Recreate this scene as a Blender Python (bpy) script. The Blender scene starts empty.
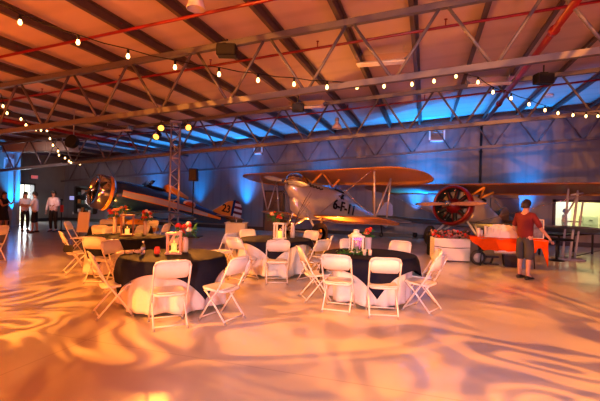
import bpy, math, random
from mathutils import Vector, Matrix, Euler
random.seed(7)
PI = math.pi
C = bpy.context.scene.collection
SC = bpy.context.scene
R = math.radians

# ------------------------------------------------------------------ camera frame
YAW = R(17.35)
CAM = Vector((0, 0, 1.65))
FH = Vector((-math.sin(YAW), math.cos(YAW), 0))
RH = Vector((math.cos(YAW), math.sin(YAW), 0))
PITCH, ROLL, FPX = R(-0.2), R(1.45), 400.0
F3 = (FH * math.cos(PITCH) + Vector((0, 0, 1)) * math.sin(PITCH)).normalized()
U0 = RH.cross(F3)
R3 = RH * math.cos(ROLL) + U0 * math.sin(ROLL)
U3 = R3.cross(F3)

def P(px, py, d):                      # a point seen at a pixel, at distance d in front of the camera
    return CAM + d * (F3 + R3 * ((px - 300) / FPX) + U3 * ((200.5 - py) / FPX))
def PZ(px, py, z):                     # where that line of sight meets height z
    v = P(px, py, 1) - CAM
    return CAM + v * ((z - CAM.z) / v.z)
def PY(px, py, Y):                     # where it meets the plane y = Y
    v = P(px, py, 1) - CAM
    return CAM + v * (Y / v.y)
def L(lat, d, z=0.0):                  # lateral / forward metres from the viewer -> world
    q = FH * d + RH * lat
    return Vector((q.x, q.y, z))
HEAD = math.atan2(FH.y, FH.x)          # world angle of the viewing direction
def ang(lat, d):                       # world angle of a direction given in lateral/forward terms
    q = FH * d + RH * lat
    return math.atan2(q.y, q.x)

# ------------------------------------------------------------------ materials
MATS = {}
def mat(name, col, rough=0.5, metal=0.0, noise=0.0, nscale=8.0, spec=0.5, emit=None, estr=0.0, bump=0.0, coat=0.0, trans=0.0):
    if name in MATS: return MATS[name]
    m = bpy.data.materials.new(name); m.use_nodes = True
    nt = m.node_tree; b = nt.nodes['Principled BSDF']
    b.inputs['Base Color'].default_value = (*col, 1)
    b.inputs['Roughness'].default_value = rough
    b.inputs['Metallic'].default_value = metal
    b.inputs['Specular IOR Level'].default_value = spec
    b.inputs['Coat Weight'].default_value = coat
    b.inputs['Transmission Weight'].default_value = trans
    if emit:
        b.inputs['Emission Color'].default_value = (*emit, 1)
        b.inputs['Emission Strength'].default_value = estr
    if noise or bump:
        tc = nt.nodes.new('ShaderNodeTexCoord'); n = nt.nodes.new('ShaderNodeTexNoise')
        n.inputs['Scale'].default_value = nscale; n.inputs['Detail'].default_value = 3
        nt.links.new(tc.outputs['Object'], n.inputs['Vector'])
        if noise:
            r = nt.nodes.new('ShaderNodeValToRGB')
            r.color_ramp.elements[0].position = .3; r.color_ramp.elements[1].position = .7
            r.color_ramp.elements[0].color = (*[c * (1 - noise) for c in col], 1)
            r.color_ramp.elements[1].color = (*[min(1, c * (1 + noise)) for c in col], 1)
            nt.links.new(n.outputs['Fac'], r.inputs['Fac']); nt.links.new(r.outputs['Color'], b.inputs['Base Color'])
        if bump:
            bp = nt.nodes.new('ShaderNodeBump'); bp.inputs['Strength'].default_value = bump
            bp.inputs['Distance'].default_value = .02
            nt.links.new(n.outputs['Fac'], bp.inputs['Height']); nt.links.new(bp.outputs['Normal'], b.inputs['Normal'])
    MATS[name] = m
    return m

def floor_material():
    m = bpy.data.materials.new('polished_concrete'); m.use_nodes = True
    nt = m.node_tree; b = nt.nodes['Principled BSDF']
    tc = nt.nodes.new('ShaderNodeTexCoord')
    n = nt.nodes.new('ShaderNodeTexNoise'); n.inputs['Scale'].default_value = .6; n.inputs['Detail'].default_value = 6
    r = nt.nodes.new('ShaderNodeValToRGB')
    r.color_ramp.elements[0].position = .35; r.color_ramp.elements[1].position = .7
    r.color_ramp.elements[0].color = (.60, .53, .44, 1); r.color_ramp.elements[1].color = (.70, .63, .53, 1)
    nt.links.new(tc.outputs['Object'], n.inputs['Vector']); nt.links.new(n.outputs['Fac'], r.inputs['Fac'])
    # saw-cut control joints every six metres
    br = nt.nodes.new('ShaderNodeTexBrick'); br.offset = 0; br.inputs['Scale'].default_value = 1
    br.inputs['Brick Width'].default_value = 6; br.inputs['Row Height'].default_value = 6
    br.inputs['Mortar Size'].default_value = .008; br.inputs['Mortar Smooth'].default_value = 0
    br.inputs['Color1'].default_value = (1, 1, 1, 1); br.inputs['Color2'].default_value = (1, 1, 1, 1)
    br.inputs['Mortar'].default_value = (.82, .8, .78, 1)
    mp = nt.nodes.new('ShaderNodeMapping'); mp.inputs['Location'].default_value = (3.6, 2.4, 0)
    nt.links.new(tc.outputs['Object'], mp.inputs['Vector']); nt.links.new(mp.outputs['Vector'], br.inputs['Vector'])
    mx = nt.nodes.new('ShaderNodeMix'); mx.data_type = 'RGBA'; mx.blend_type = 'MULTIPLY'; mx.inputs[0].default_value = 1
    nt.links.new(r.outputs['Color'], mx.inputs[6]); nt.links.new(br.outputs['Color'], mx.inputs[7])
    nt.links.new(mx.outputs[2], b.inputs['Base Color'])
    n2 = nt.nodes.new('ShaderNodeTexNoise'); n2.inputs['Scale'].default_value = 2.2; n2.inputs['Detail'].default_value = 4
    nt.links.new(tc.outputs['Object'], n2.inputs['Vector'])
    rr = nt.nodes.new('ShaderNodeMapRange'); rr.inputs['To Min'].default_value = .13; rr.inputs['To Max'].default_value = .24
    nt.links.new(n2.outputs['Fac'], rr.inputs['Value']); nt.links.new(rr.outputs['Result'], b.inputs['Roughness'])
    b.inputs['Specular IOR Level'].default_value = .6
    bp = nt.nodes.new('ShaderNodeBump'); bp.inputs['Strength'].default_value = .05
    nt.links.new(n2.outputs['Fac'], bp.inputs['Height']); nt.links.new(bp.outputs['Normal'], b.inputs['Normal'])
    return m

def panel_material(name, col, pitch, axis, rough=.6, dark=.85):
    m = bpy.data.materials.new(name); m.use_nodes = True
    nt = m.node_tree; b = nt.nodes['Principled BSDF']; b.inputs['Roughness'].default_value = rough
    tc = nt.nodes.new('ShaderNodeTexCoord'); w = nt.nodes.new('ShaderNodeTexWave')
    w.wave_type = 'BANDS'; w.bands_direction = axis; w.inputs['Scale'].default_value = .314 / pitch
    w.inputs['Distortion'].default_value = .3; w.inputs['Detail'].default_value = 1
    r = nt.nodes.new('ShaderNodeValToRGB')
    r.color_ramp.elements[0].position = .0; r.color_ramp.elements[1].position = .25
    r.color_ramp.elements[0].color = (*[c * dark for c in col], 1); r.color_ramp.elements[1].color = (*col, 1)
    nt.links.new(tc.outputs['Object'], w.inputs['Vector']); nt.links.new(w.outputs['Fac'], r.inputs['Fac'])
    nt.links.new(r.outputs['Color'], b.inputs['Base Color'])
    bp = nt.nodes.new('ShaderNodeBump'); bp.inputs['Strength'].default_value = .2; bp.inputs['Distance'].default_value = .02
    nt.links.new(w.outputs['Fac'], bp.inputs['Height']); nt.links.new(bp.outputs['Normal'], b.inputs['Normal'])
    return m

M_floor = floor_material()
M_roof = panel_material('roof_insulation_liner', (.58, .43, .40), .9, 'Y', .5, .9)
M_wall = panel_material('ribbed_wall_panel', (.17, .17, .19), .45, 'X', .6, .88)
M_wallp = mat('wall_paint', (.25, .225, .19), .7, noise=.05, nscale=3)
M_steel = mat('painted_steel', (.115, .105, .12), .45, .2, noise=.1, nscale=5)
M_purlin = mat('purlin_steel', (.09, .06, .055), .5, .2, noise=.15, nscale=4)
M_red = mat('red_pipe', (.20, .004, .007), .35)
M_white = mat('white_resin', (.80, .77, .74), .38, noise=.02, nscale=20)
M_whitem = mat('white_powder_coat', (.78, .75, .72), .3)
M_cloth = mat('white_cloth', (.78, .76, .77), .85, noise=.03, nscale=30, bump=.15)
M_navy = mat('navy_cloth', (.009, .011, .028), .8, noise=.15, nscale=40, bump=.15, spec=.12)
M_wood = mat('folding_table_top', (.35, .22, .12), .5, noise=.1)
M_black = mat('black_plastic', (.008, .008, .009), .55, spec=.25)
M_blackm = mat('black_metal', (.012, .012, .014), .45, .2)
M_alu = mat('aluminium', (.62, .62, .64), .3, .9)
M_silver = mat('silver_dope', (.52, .51, .54), .28, .45, noise=.06, nscale=4)
M_polish = mat('polished_metal', (.72, .70, .68), .14, 1.0)
M_ored = mat('orange_wing_fabric', (.40, .17, .035), .4, noise=.06)
M_creamw = mat('cream_wing_fabric', (.60, .50, .38), .45, noise=.05)
M_yellow = mat('chrome_yellow_paint', (.75, .30, .03), .35, noise=.05)
M_blue = mat('air_corps_blue', (.012, .045, .15), .25, noise=.06, coat=.4)
M_whitep = mat('white_paint', (.75, .75, .74), .35)
M_redp = mat('red_paint', (.15, .004, .005), .28, coat=.3)
M_greyp = mat('grey_paint', (.30, .32, .36), .35)
M_orange = mat('orange_fabric', (.85, .085, .004), .75, spec=.1, noise=.06, nscale=12)
M_tyre = mat('tyre_rubber', (.018, .018, .018), .75)
M_propw = mat('propeller_wood', (.42, .24, .15), .25, noise=.2, nscale=10, coat=.5)
M_glass = mat('clear_glass', (.95, .97, 1), .03, trans=1.0)
M_wax = mat('candle_glow', (.9, .45, .12), .5, emit=(1, .42, .08), estr=1.6)
M_bulb = mat('string_bulb_glow', (1, .8, .5), .3, emit=(1, .55, .18), estr=9)
M_amberlens = mat('amber_lamp_lens', (1, .5, .1), .3, emit=(1, .36, .05), estr=4)
M_green = mat('leaf_green', (.03, .16, .02), .5, noise=.3)
M_rose = mat('red_petals', (.55, .02, .01), .6, noise=.2, nscale=30)
M_petal = mat('cream_petals', (.8, .68, .6), .6)
M_peach = mat('peach_petals', (.8, .3, .15), .6)
M_skin = mat('skin', (.50, .27, .19), .5)
M_hair = mat('dark_hair', (.02, .014, .01), .6)
M_shirt = mat('pale_lilac_shirt', (.74, .70, .80), .8, bump=.2, nscale=10)
M_pink = mat('pink_shirt', (.82, .64, .66), .8, bump=.2, nscale=10)
M_maroon = mat('maroon_shirt', (.12, .005, .010), .85, bump=.25, nscale=10)
M_short = mat('grey_shorts', (.045, .047, .055), .85, bump=.3, nscale=12)
M_bcloth = mat('black_cloth', (.012, .012, .014), .8)
M_shoe = mat('black_shoe', (.012, .012, .012), .5)
M_door = mat('brown_door', (.16, .075, .035), .45, noise=.15)
M_bright = mat('yard_daylight_glow', (.9, .9, .8), .6, emit=(1, .97, .75), estr=1.5)  # daylight on the outside wall is put in as emission
M_yroom = mat('office_wall_paint', (.75, .72, .42), .7)
M_vase = mat('frosted_vase', (.75, .65, .6), .15)
M_screen = mat('screen_glow', (.3, .3, .5), .3, emit=(.35, .35, .75), estr=.9)
M_exit = mat('exit_sign_glow', (.8, .1, .1), .4, emit=(1, .12, .12), estr=.9)
M_paper = mat('paper_white', (.75, .70, .72), .8)
M_grey = mat('grey_panel', (.34, .33, .33), .6)
M_frame = mat('dark_frame', (.03, .025, .022), .4)
M_photo = mat('photo_print', (.10, .11, .12), .4, noise=.9, nscale=5)
M_lensw = mat('fixture_refractor', (.8, .8, .8), .2)
M_redglass = mat('red_candle_glass', (.5, .02, .02), .15, emit=(1, .1, .03), estr=.25)
M_dkwood = mat('dark_wood', (.05, .03, .02), .4)

# ------------------------------------------------------------------ mesh builder
class MB:
    def __init__(s): s.v = []; s.f = []; s.sm = []
    def add(s, vs, fs, smooth=False, M=None):
        o = len(s.v)
        for q in vs:
            q = Vector(q); s.v.append(M @ q if M is not None else q)
        for f in fs: s.f.append([o + i for i in f]); s.sm.append(smooth)
        return s
    def box(s, c, d, M=None, rot=None):
        hx, hy, hz = d[0] / 2, d[1] / 2, d[2] / 2
        vs = [Vector((x, y, z)) for x in (-hx, hx) for y in (-hy, hy) for z in (-hz, hz)]
        if rot is not None: vs = [rot @ q for q in vs]
        c = Vector(c); vs = [q + c for q in vs]
        return s.add(vs, [(0,1,3,2),(4,6,7,5),(0,4,5,1),(2,3,7,6),(0,2,6,4),(1,5,7,3)], False, M)
    def cham(s, c, d, b, M=None):      # box with chamfered edges
        hx, hy, hz = d[0] / 2, d[1] / 2, d[2] / 2
        vs = []; idx = {}
        for sx in (-1, 1):
            for sy in (-1, 1):
                for sz in (-1, 1):
                    for ax in range(3):
                        q = [sx * (hx - b), sy * (hy - b), sz * (hz - b)]
                        q[ax] = (sx * hx, sy * hy, sz * hz)[ax]
                        idx[(sx, sy, sz, ax)] = len(vs); vs.append(Vector(q) + Vector(c))
        fs = []
        for ax in range(3):
            o = [a for a in range(3) if a != ax]
            for sg in (-1, 1):
                ring = []
                for a, b2 in ((-1, -1), (1, -1), (1, 1), (-1, 1)):
                    k = [0, 0, 0]; k[ax] = sg; k[o[0]] = a; k[o[1]] = b2
                    ring.append(idx[(*k, ax)])
                fs.append(ring)
        for ax in range(3):            # bevel strips
            o = [a for a in range(3) if a != ax]
            for a in (-1, 1):
                for b2 in (-1, 1):
                    k1 = [0, 0, 0]; k1[o[0]] = a; k1[o[1]] = b2; k1[ax] = -1
                    k2 = list(k1); k2[ax] = 1
                    fs.append([idx[(*k1, o[0])], idx[(*k2, o[0])], idx[(*k2, o[1])], idx[(*k1, o[1])]])
        for sx in (-1, 1):
            for sy in (-1, 1):
                for sz in (-1, 1):
                    fs.append([idx[(sx, sy, sz, a)] for a in range(3)])
        return s.add(vs, fs, False, M)
    def tube(s, pts, r, n=8, M=None, cap=True, close=False):
        pts = [Vector(p) for p in pts]; k = len(pts)
        rs = r if isinstance(r, (list, tuple)) else [r] * k
        vs = []; fs = []; prev = None
        for i, p in enumerate(pts):
            if close: t = pts[(i + 1) % k] - pts[i - 1]
            else: t = pts[min(i + 1, k - 1)] - pts[max(i - 1, 0)]
            t.normalize()
            if prev is None:
                a = Vector((0, 0, 1)) if abs(t.z) < .9 else Vector((1, 0, 0))
                u = t.cross(a).normalized()
            else:
                u = (prev - t * prev.dot(t)).normalized()
            prev = u; w = t.cross(u)
            for j in range(n):
                an = 2 * PI * j / n
                vs.append(p + (u * math.cos(an) + w * math.sin(an)) * rs[i])
        for i in range(k if close else k - 1):
            i2 = (i + 1) % k
            for j in range(n):
                j2 = (j + 1) % n
                fs.append((i * n + j, i * n + j2, i2 * n + j2, i2 * n + j))
        if cap and not close:
            fs.append(tuple(range(n - 1, -1, -1))); fs.append(tuple((k - 1) * n + j for j in range(n)))
        return s.add(vs, fs, n > 4, M)
    def bar(s, a, b, w, h, M=None):    # rectangular bar between two points
        a = Vector(a); b = Vector(b); t = (b - a).normalized()
        up = Vector((0, 0, 1)) if abs(t.z) < .99 else Vector((0, 1, 0))
        u = t.cross(up).normalized(); v = u.cross(t)
        vs = [p + u * x * w / 2 + v * z * h / 2 for p in (a, b) for x, z in ((-1, -1), (1, -1), (1, 1), (-1, 1))]
        return s.add(vs, [(3,2,1,0),(4,5,6,7),(0,1,5,4),(1,2,6,5),(2,3,7,6),(3,0,4,7)], False, M)
    def lathe(s, prof, n=20, M=None, cap=True, sx=1, sy=1):   # (r, z) about z
        vs = []; fs = []; k = len(prof)
        for r, z in prof:
            for j in range(n):
                a = 2 * PI * j / n; vs.append(Vector((r * math.cos(a) * sx, r * math.sin(a) * sy, z)))
        for i in range(k - 1):
            for j in range(n):
                j2 = (j + 1) % n
                fs.append((i * n + j, i * n + j2, (i + 1) * n + j2, (i + 1) * n + j))
        if cap:
            if prof[0][0] > 1e-5: fs.append(tuple(range(n - 1, -1, -1)))
            if prof[-1][0] > 1e-5: fs.append(tuple((k - 1) * n + j for j in range(n)))
        return s.add(vs, fs, True, M)
    def loft(s, rings, M=None, cap=True, smooth=True):
        n = len(rings[0]); vs = [q for r in rings for q in r]; fs = []
        for i in range(len(rings) - 1):
            for j in range(n):
                j2 = (j + 1) % n
                fs.append((i * n + j, i * n + j2, (i + 1) * n + j2, (i + 1) * n + j))
        if cap:
            fs.append(tuple(range(n - 1, -1, -1))); fs.append(tuple((len(rings) - 1) * n + j for j in range(n)))
        return s.add(vs, fs, smooth, M)
    def ball(s, c, r, n=10, M=None, sc=(1, 1, 1)):
        k = max(4, n // 2)
        T = Matrix.Translation(Vector(c)) @ Matrix.Diagonal((*sc, 1))
        if M is not None: T = M @ T
        return s.lathe([(max(1e-4, r * math.sin(PI * i / k)), -r * math.cos(PI * i / k)) for i in range(k + 1)], n, T, False)
    def prism(s, poly, y0, y1, M=None):       # polygon in xz extruded along y
        n = len(poly)
        vs = [Vector((x, y0, z)) for x, z in poly] + [Vector((x, y1, z)) for x, z in poly]
        fs = [tuple(range(n)), tuple(range(2 * n - 1, n - 1, -1))] + [(i, n + i, n + (i + 1) % n, (i + 1) % n) for i in range(n)]
        return s.add(vs, fs, False, M)
    def build(s, name, m, parent=None):
        me = bpy.data.meshes.new(name)
        me.from_pydata([tuple(q) for q in s.v], [], s.f)
        ms = m if isinstance(m, list) else [m]
        for q in ms: me.materials.append(q)
        me.polygons.foreach_set('use_smooth', s.sm)
        me.update(); me.validate()
        import bmesh
        bm = bmesh.new(); bm.from_mesh(me); bmesh.ops.recalc_face_normals(bm, faces=bm.faces); bm.to_mesh(me); bm.free()
        o = bpy.data.objects.new(name, me); C.objects.link(o)
        if parent is not None: o.parent = parent
        return o

def tag(o, label, cat, group=None, kind=None):
    o['label'] = label; o['category'] = cat
    if group: o['group'] = group
    if kind: o['kind'] = kind
    return o
def thing(name, loc, rz, label, cat, group=None, rot=None):
    o = bpy.data.objects.new(name, None); C.objects.link(o); o.empty_display_size = .1
    o.location = loc; o.rotation_euler = rot if rot else (0, 0, rz)
    return tag(o, label, cat, group)
def struct(name, mb, m, label=None, cat=None):
    o = mb.build(name, m); o['kind'] = 'structure'
    if label: o['label'] = label; o['category'] = cat
    return o
def kids(o): return [c for c in C.objects if c.parent == o]
def dup(src, loc, rz, label, group=None):
    r = src.copy(); C.objects.link(r); r.location = loc; r.rotation_euler = (src.rotation_euler[0], src.rotation_euler[1], rz)
    r['label'] = label
    if group: r['group'] = group
    for ch in TREE[src.name]:
        c = ch.copy(); C.objects.link(c); c.parent = r
        for g in TREE.get(ch.name, []):
            d = g.copy(); C.objects.link(d); d.parent = c
    return r
TREE = {}
def remember(o):
    TREE[o.name] = kids(o)
    for c in TREE[o.name]: TREE[c.name] = kids(c)

# ------------------------------------------------------------------ the building
SL = math.tan(R(4.2))
XL, XR, YB, YF = -21.0, 16.0, -9.0, 19.0
def zc(x): return 5.34 + SL * x          # roof liner
def zt(x): return 5.07 + SL * x          # truss top chord centre
def zb(x): return 3.90 + SL * x          # truss bottom chord centre

struct('floor', MB().box(((XL + XR) / 2, 5, -.1), (XR - XL + .8, 28.8, .2)), M_floor, 'polished pale concrete hangar floor', 'floor')
m = MB(); t = .12
vs = [(XL - .3, YB, zc(XL - .3)), (XR + .3, YB, zc(XR + .3)), (XR + .3, YF + .3, zc(XR + .3)), (XL - .3, YF + .3, zc(XL - .3))]
vs += [(x, y, z + t) for x, y, z in vs]
m.add(vs, [(0, 1, 2, 3), (7, 6, 5, 4), (0, 4, 5, 1), (1, 5, 6, 2), (2, 6, 7, 3), (3, 7, 4, 0)])
struct('ceiling', m, M_roof, 'sloping metal roof lined with pale insulation', 'ceiling')

def wall_poly(name, quads, m, thick, axis):
    mb = MB()
    for (a0, a1, z0, z1a, z1b, c) in quads:      # in-plane range, bottom, top at a0/a1, plane coordinate
        vs = []
        for off in (0, thick):
            for a, z in ((a0, z0), (a1, z0), (a1, z1b), (a0, z1a)):
                vs.append((a, c + off, z) if axis == 'x' else (c + off, a, z))
        mb.add(vs, [(0, 1, 2, 3), (7, 6, 5, 4), (0, 4, 5, 1), (1, 5, 6, 2), (2, 6, 7, 3), (3, 7, 4, 0)])
    return struct(name, mb, m)

# window into the office, placed in the far wall
wa, wb = PY(554, 202, YF), PY(600, 202, YF); wz0 = PY(575, 232.5, YF).z; wz1 = PY(575, 201, YF).z
wx0, wx1 = wa.x, wb.x + .1
wall_poly('wall_back', [(XL, wx0, 0, zc(XL), zc(wx0), YF), (wx1, XR, 0, zc(wx1), zc(XR), YF),
                        (wx0, wx1, 0, wz0, wz0, YF), (wx0, wx1, wz1, zc(wx0), zc(wx1), YF)], M_wall, .25, 'x')
# doorway in the left wall (a bright daylit opening)
dy0, dy1, dz = 16.0, 17.0, 2.1
wall_poly('wall_left', [(YB, dy0, 0, zc(XL), zc(XL), XL - .25), (dy1, YF + .2, 0, zc(XL), zc(XL), XL - .25),
                        (dy0, dy1, dz, zc(XL), zc(XL), XL - .25)], M_wallp, .25, 'y')
wall_poly('wall_right', [(YB, YF, 0, zc(XR), zc(XR), XR)], M_wall, .25, 'y')
wall_poly('wall_front', [(XL, XR, 0, zc(XL), zc(XR), YB - .25)], M_wall, .25, 'x')
CX, CY = -19.05, 14.4
struct('wall_pier', MB().add([(XL, CY, 0), (CX - .25, CY, 0), (CX - .25, CY + .3, 0), (XL, CY + .3, 0),
       (XL, CY, zc(XL)), (CX - .25, CY, zc(CX)), (CX - .25, CY + .3, zc(CX)), (XL, CY + .3, zc(XL))],
       [(0, 1, 2, 3), (7, 6, 5, 4), (0, 4, 5, 1), (1, 5, 6, 2), (2, 6, 7, 3), (3, 7, 4, 0)]), M_wallp,
       'grey wall return beside the blue lit column', 'wall')
m = MB()
for y in (-.17, .17): m.box((CX, CY + y, zb(CX) / 2 + .6), (.30, .04, zb(CX) + 1.2))
m.box((CX, CY, zb(CX) / 2 + .6), (.05, .3, zb(CX) + 1.2)); m.box((CX, CY, .02), (.55, .5, .04))
struct('trim_column', m, mat('column_grey', (.38, .38, .38), .45), 'pale steel column lit blue beside the daylit doorway', 'column')
struct('baseboard_back', MB().box(((XL + XR) / 2, YF - .02, .09), (XR - XL, .04, .18)), M_frame)
struct('baseboard_left', MB().box((XL + .02, (dy1 + YF) / 2, .09), (.04, YF - dy1, .18)), M_frame)
# the daylit doorway
m = MB().box((XL - .1, dy0, dz / 2), (.34, .08, dz)).box((XL - .1, dy1, dz / 2), (.34, .08, dz)).box((XL - .1, (dy0 + dy1) / 2, dz), (.34, dy1 - dy0 + .08, .08))
fr = struct('door_1', m, M_frame, 'open glass double doorway bright with daylight', 'door')
MB().box((XL - .12, (dy0 + dy1) / 2, dz / 2), (.05, .06, dz)).build('door_stile', M_alu, fr)
struct('wall_outside', MB().box((XL - 2.2, (dy0 + dy1) / 2, 1.5), (.1, 6, 4)), M_bright, 'pale wall glowing like daylight through the doorway', 'wall')
struct('floor_outside', MB().box((XL - 1.3, (dy0 + dy1) / 2, -.06), (2.0, 6, .1)), M_yroom)

# far-wall brown door
a = PY(265, 200, YF); b = PY(284, 200, YF); z1 = PY(275, 192, YF).z
d = struct('door_2', MB().box(((a.x + b.x) / 2, YF - .03, z1 / 2), (b.x - a.x, .05, z1)), M_door, 'plain brown wooden door in the far wall', 'door')
fm = MB()
for x in (a.x, b.x): fm.box((x, YF - .05, z1 / 2), (.09, .09, z1 + .09))
fm.box(((a.x + b.x) / 2, YF - .05, z1 + .03), (b.x - a.x, .09, .09)); fm.build('door_frame', M_frame, d)
MB().tube([(b.x - .12, YF - .06, 1.0), (b.x - .12, YF - .13, 1.0), (b.x - .26, YF - .13, 1.0)], .015).build('door_handle', M_alu, d)
# second dark doorway with a framed display shelf at left of the far wall is built below as a thing

# office behind the window
m = MB()
for x in (wx0, wx1): m.box((x, YF - .02, (wz0 + wz1) / 2), (.1, .12, wz1 - wz0 + .1))
for z in (wz0, wz1): m.box(((wx0 + wx1) / 2, YF - .02, z), (wx1 - wx0 + .1, .12, .1))
w = struct('window_1', m, M_frame, 'wide interior window into a bright yellow office', 'window')
MB().box(((wx0 + wx1) / 2, YF + .1, (wz0 + wz1) / 2), (wx1 - wx0, .01, wz1 - wz0)).build('pane', M_glass, w)
m = MB().box((wx0 + 2, YF + 3.3, 1.5), (8, .1, 3.2)).box((wx0 - 1.9, YF + 1.75, 1.5), (.1, 3, 3.2)).box((wx0 + 6, YF + 1.75, 1.5), (.1, 3, 3.2))
m.box((wx0 + 2, YF + 1.8, 3.05), (8, 3.1, .1))
struct('wall_office', m, M_yroom, 'pale yellow office wall behind the window', 'wall')
struct('floor_office', MB().box((wx0 + 2, YF + 1.8, -.05), (8, 3.1, .1)), M_grey)
struct('door_3', MB().box((wx0 + 1.15, YF + 3.22, 1.05), (.85, .06, 2.1)), M_whitep, 'white door at the back of the yellow office', 'door')
k = thing('office_cabinet', (wx0 + 2.1, YF + 2.6, 0), 0, 'pale green filing cabinet standing in the yellow office', 'cabinet')
MB().box((0, 0, .6), (.6, .5, 1.2)).build('body', mat('pale_green', (.5, .55, .35), .5), k)
for q in range(3): 
    dr = MB().box((0, -.26, .22 + q * .38), (.54, .02, .34)).build('drawer', MATS['pale_green'], k)
    MB().box((0, -.28, .26 + q * .38), (.14, .02, .02)).build('handle', M_blackm, dr)
k = thing('office_desk', (wx0 + 3.4, YF + 1.6, 0), 0, 'dark desk inside the yellow office below the window', 'desk')
MB().box((0, 0, .73), (1.9, .7, .05)).build('desktop', M_dkwood, k)
for x in (-.9, .9): MB().box((x, 0, .35), (.05, .65, .7)).build('side_panel', M_dkwood, k)
for q, x in enumerate((2.75, 3.2, 3.7, 4.1)):
    mm = thing('desk_monitor', (wx0 + x, YF + 1.65, .755), 0, ['first black monitor on the office desk, nearest the cabinet', 'second black monitor along the office desk from the cabinet',
              'third black monitor along the office desk from the cabinet', 'last black monitor on the office desk, farthest from the cabinet'][q], 'monitor', 'monitors on the office desk')
    MB().box((0, 0, .26), (.4, .04, .26)).build('screen', M_black, mm); MB().box((0, .02, .07), (.05, .04, .14)).box((0, 0, .008), (.2, .14, .016)).build('stand', M_black, mm)

# ------------------------------------------------------------------ roof steel
XS = [XL + .2]
n0 = -1.42 - 12 * 1.65
TYS = [7.38, 12.9, 18.72, 1.0, -5.0]
TL = ['near roof truss carrying the black hanging boxes above the tables', 'middle roof truss just this side of the far wall truss',
      'farthest roof truss, running close against the grey far wall', 'roof truss directly above the photographer', 'roof truss behind the photographer']
for ti, ty in enumerate(TYS[:4]):
    tr = thing('roof_truss', (0, ty, 0), 0, TL[ti], 'truss', 'parallel-chord roof trusses')
    for nm, zf, h in (('top_chord', zt, .115), ('bottom_chord', zb, .11)):
        MB().bar((XL + .05, 0, zf(XL)), (XR - .05, 0, zf(XR)), .11, h).build(nm, M_steel, tr)
    x = n0
    while x < XR - 1:
        for dx in (-.825, .825):
            if XL + .2 < x + dx < XR - .2 and x > XL:
                MB().tube([(x + .08 * (1 if dx > 0 else -1), 0, zt(x) - .06), (x + dx * .93, 0, zb(x + dx) + .05)], .030, 7).build('web_bar', M_steel, tr)
        x += 1.65
for q in range(28):
    x = -1.59 - 1.3 * 14 + 1.3 * q
    if x < XL + .3 or x > XR - .3: continue
    p = MB()
    z = zt(x) + .06 + .085
    p.box((0, 0, 0), (.02, YF - YB - .3, .16)).box((.035, 0, .075), (.08, YF - YB - .3, .012)).box((-.035, 0, -.075), (.08, YF - YB - .3, .012))
    o = p.build('roof_purlin', M_purlin); o.location = (x, (YF + YB) / 2, z)
    tag(o, 'brown steel roof purlin running over the trusses toward the far wall', 'beam', 'roof purlins')

# eave blocking along the far wall top
struct('trim_1', MB().bar((XL + .1, YF - .08, zc(XL) - .2), (XR - .1, YF - .08, zc(XR) - .2), .12, .26), M_purlin)

# sprinkler pipes: branch lines parallel to the trusses, mains toward the far wall
def branch(y, dz, x0, x1, label, heads=True, r=.03):
    o = thing('sprinkler_pipe', (0, y, 0), 0, label, 'pipe', 'red sprinkler branch pipes')
    MB().tube([(x0, 0, zt(x0) - dz), (x1, 0, zt(x1) - dz)], r, 8).build('pipe', M_red, o)
    x = x0 + .7
    while x < x1:
        MB().tube([(x, 0, zt(x) - dz), (x, 0, zt(x) - dz + .14)], .014, 6).tube([(x, 0, zt(x) - dz + .14), (x, 0, zt(x) - dz + .15)], .035, 8).build('sprinkler_head', M_red, o)
        x += 2.6
branch(6.1, -.02, -14, 12, 'red sprinkler branch pipe nearest the viewer, in front of the near truss')
branch(8.35, -.02, -16, 12, 'red sprinkler branch pipe just beyond the near roof truss')
branch(14.0, .0, -19, 14, 'red sprinkler branch pipe beyond the middle roof truss')
def main(p0, p1, r, label):
    o = MB().tube([p0, p0 + (p1 - p0) * .5, p1], r, 10).build('sprinkler_main', M_red); tag(o, label, 'pipe')
    return o
a = P(577, 0, 6.2); b = PZ(0, 0, 0)
z0 = a.z
p1 = Vector((a.x, 17.5, z0)); p0 = Vector((a.x, 2.5, z0))
mp_ = thing('sprinkler_main', (0, 0, 0), 0, 'thick red sprinkler main running toward the far wall over the propeller plane', 'pipe')
MB().tube([p0, p1], .065, 12).build('pipe', M_red, mp_)
for y in (6.1, 8.35, 14.0): MB().tube([(a.x, y - .07, z0), (a.x, y + .07, z0)], .09, 12).build('pipe_coupling', M_red, mp_)
a = PY(30, 125, 9.5)
o = thing('sprinkler_main', (0, 0, 0), 0, 'thick red sprinkler main over the bulb string near the blue duct', 'pipe')
MB().tube([(a.x, 4, a.z), (a.x, 18.3, a.z)], .06, 12).build('pipe', M_red, o)
for y in (8.35, 14.0): MB().tube([(a.x, y - .07, a.z), (a.x, y + .07, a.z)], .085, 12).build('pipe_coupling', M_red, o)

# duct at the left end
a = PY(8, 144, 13.6); b = PY(74, 146, 13.6)
dk = thing('air_duct', ((a.x + b.x) / 2, 13.6, min(a.z, b.z)), 0, 'long grey air duct lit blue under the roof beside the column', 'duct')
Ld = b.x - a.x
MB().cham((0, 0, -.02), (Ld, .5, .42), .03).build('duct_body', M_grey, dk)
for q in range(4): MB().cham((-Ld / 2 + .05 + q * (Ld - .1) / 3, 0, -.02), (.05, .56, .48), .01).build('flange', M_grey, dk)
for x in (-Ld / 3, Ld / 3): MB().tube([(x, 0, .15), (x, 0, zc(a.x + Ld / 2 + x) - min(a.z, b.z))], .012, 6).build('hanger_rod', M_alu, dk)
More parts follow.
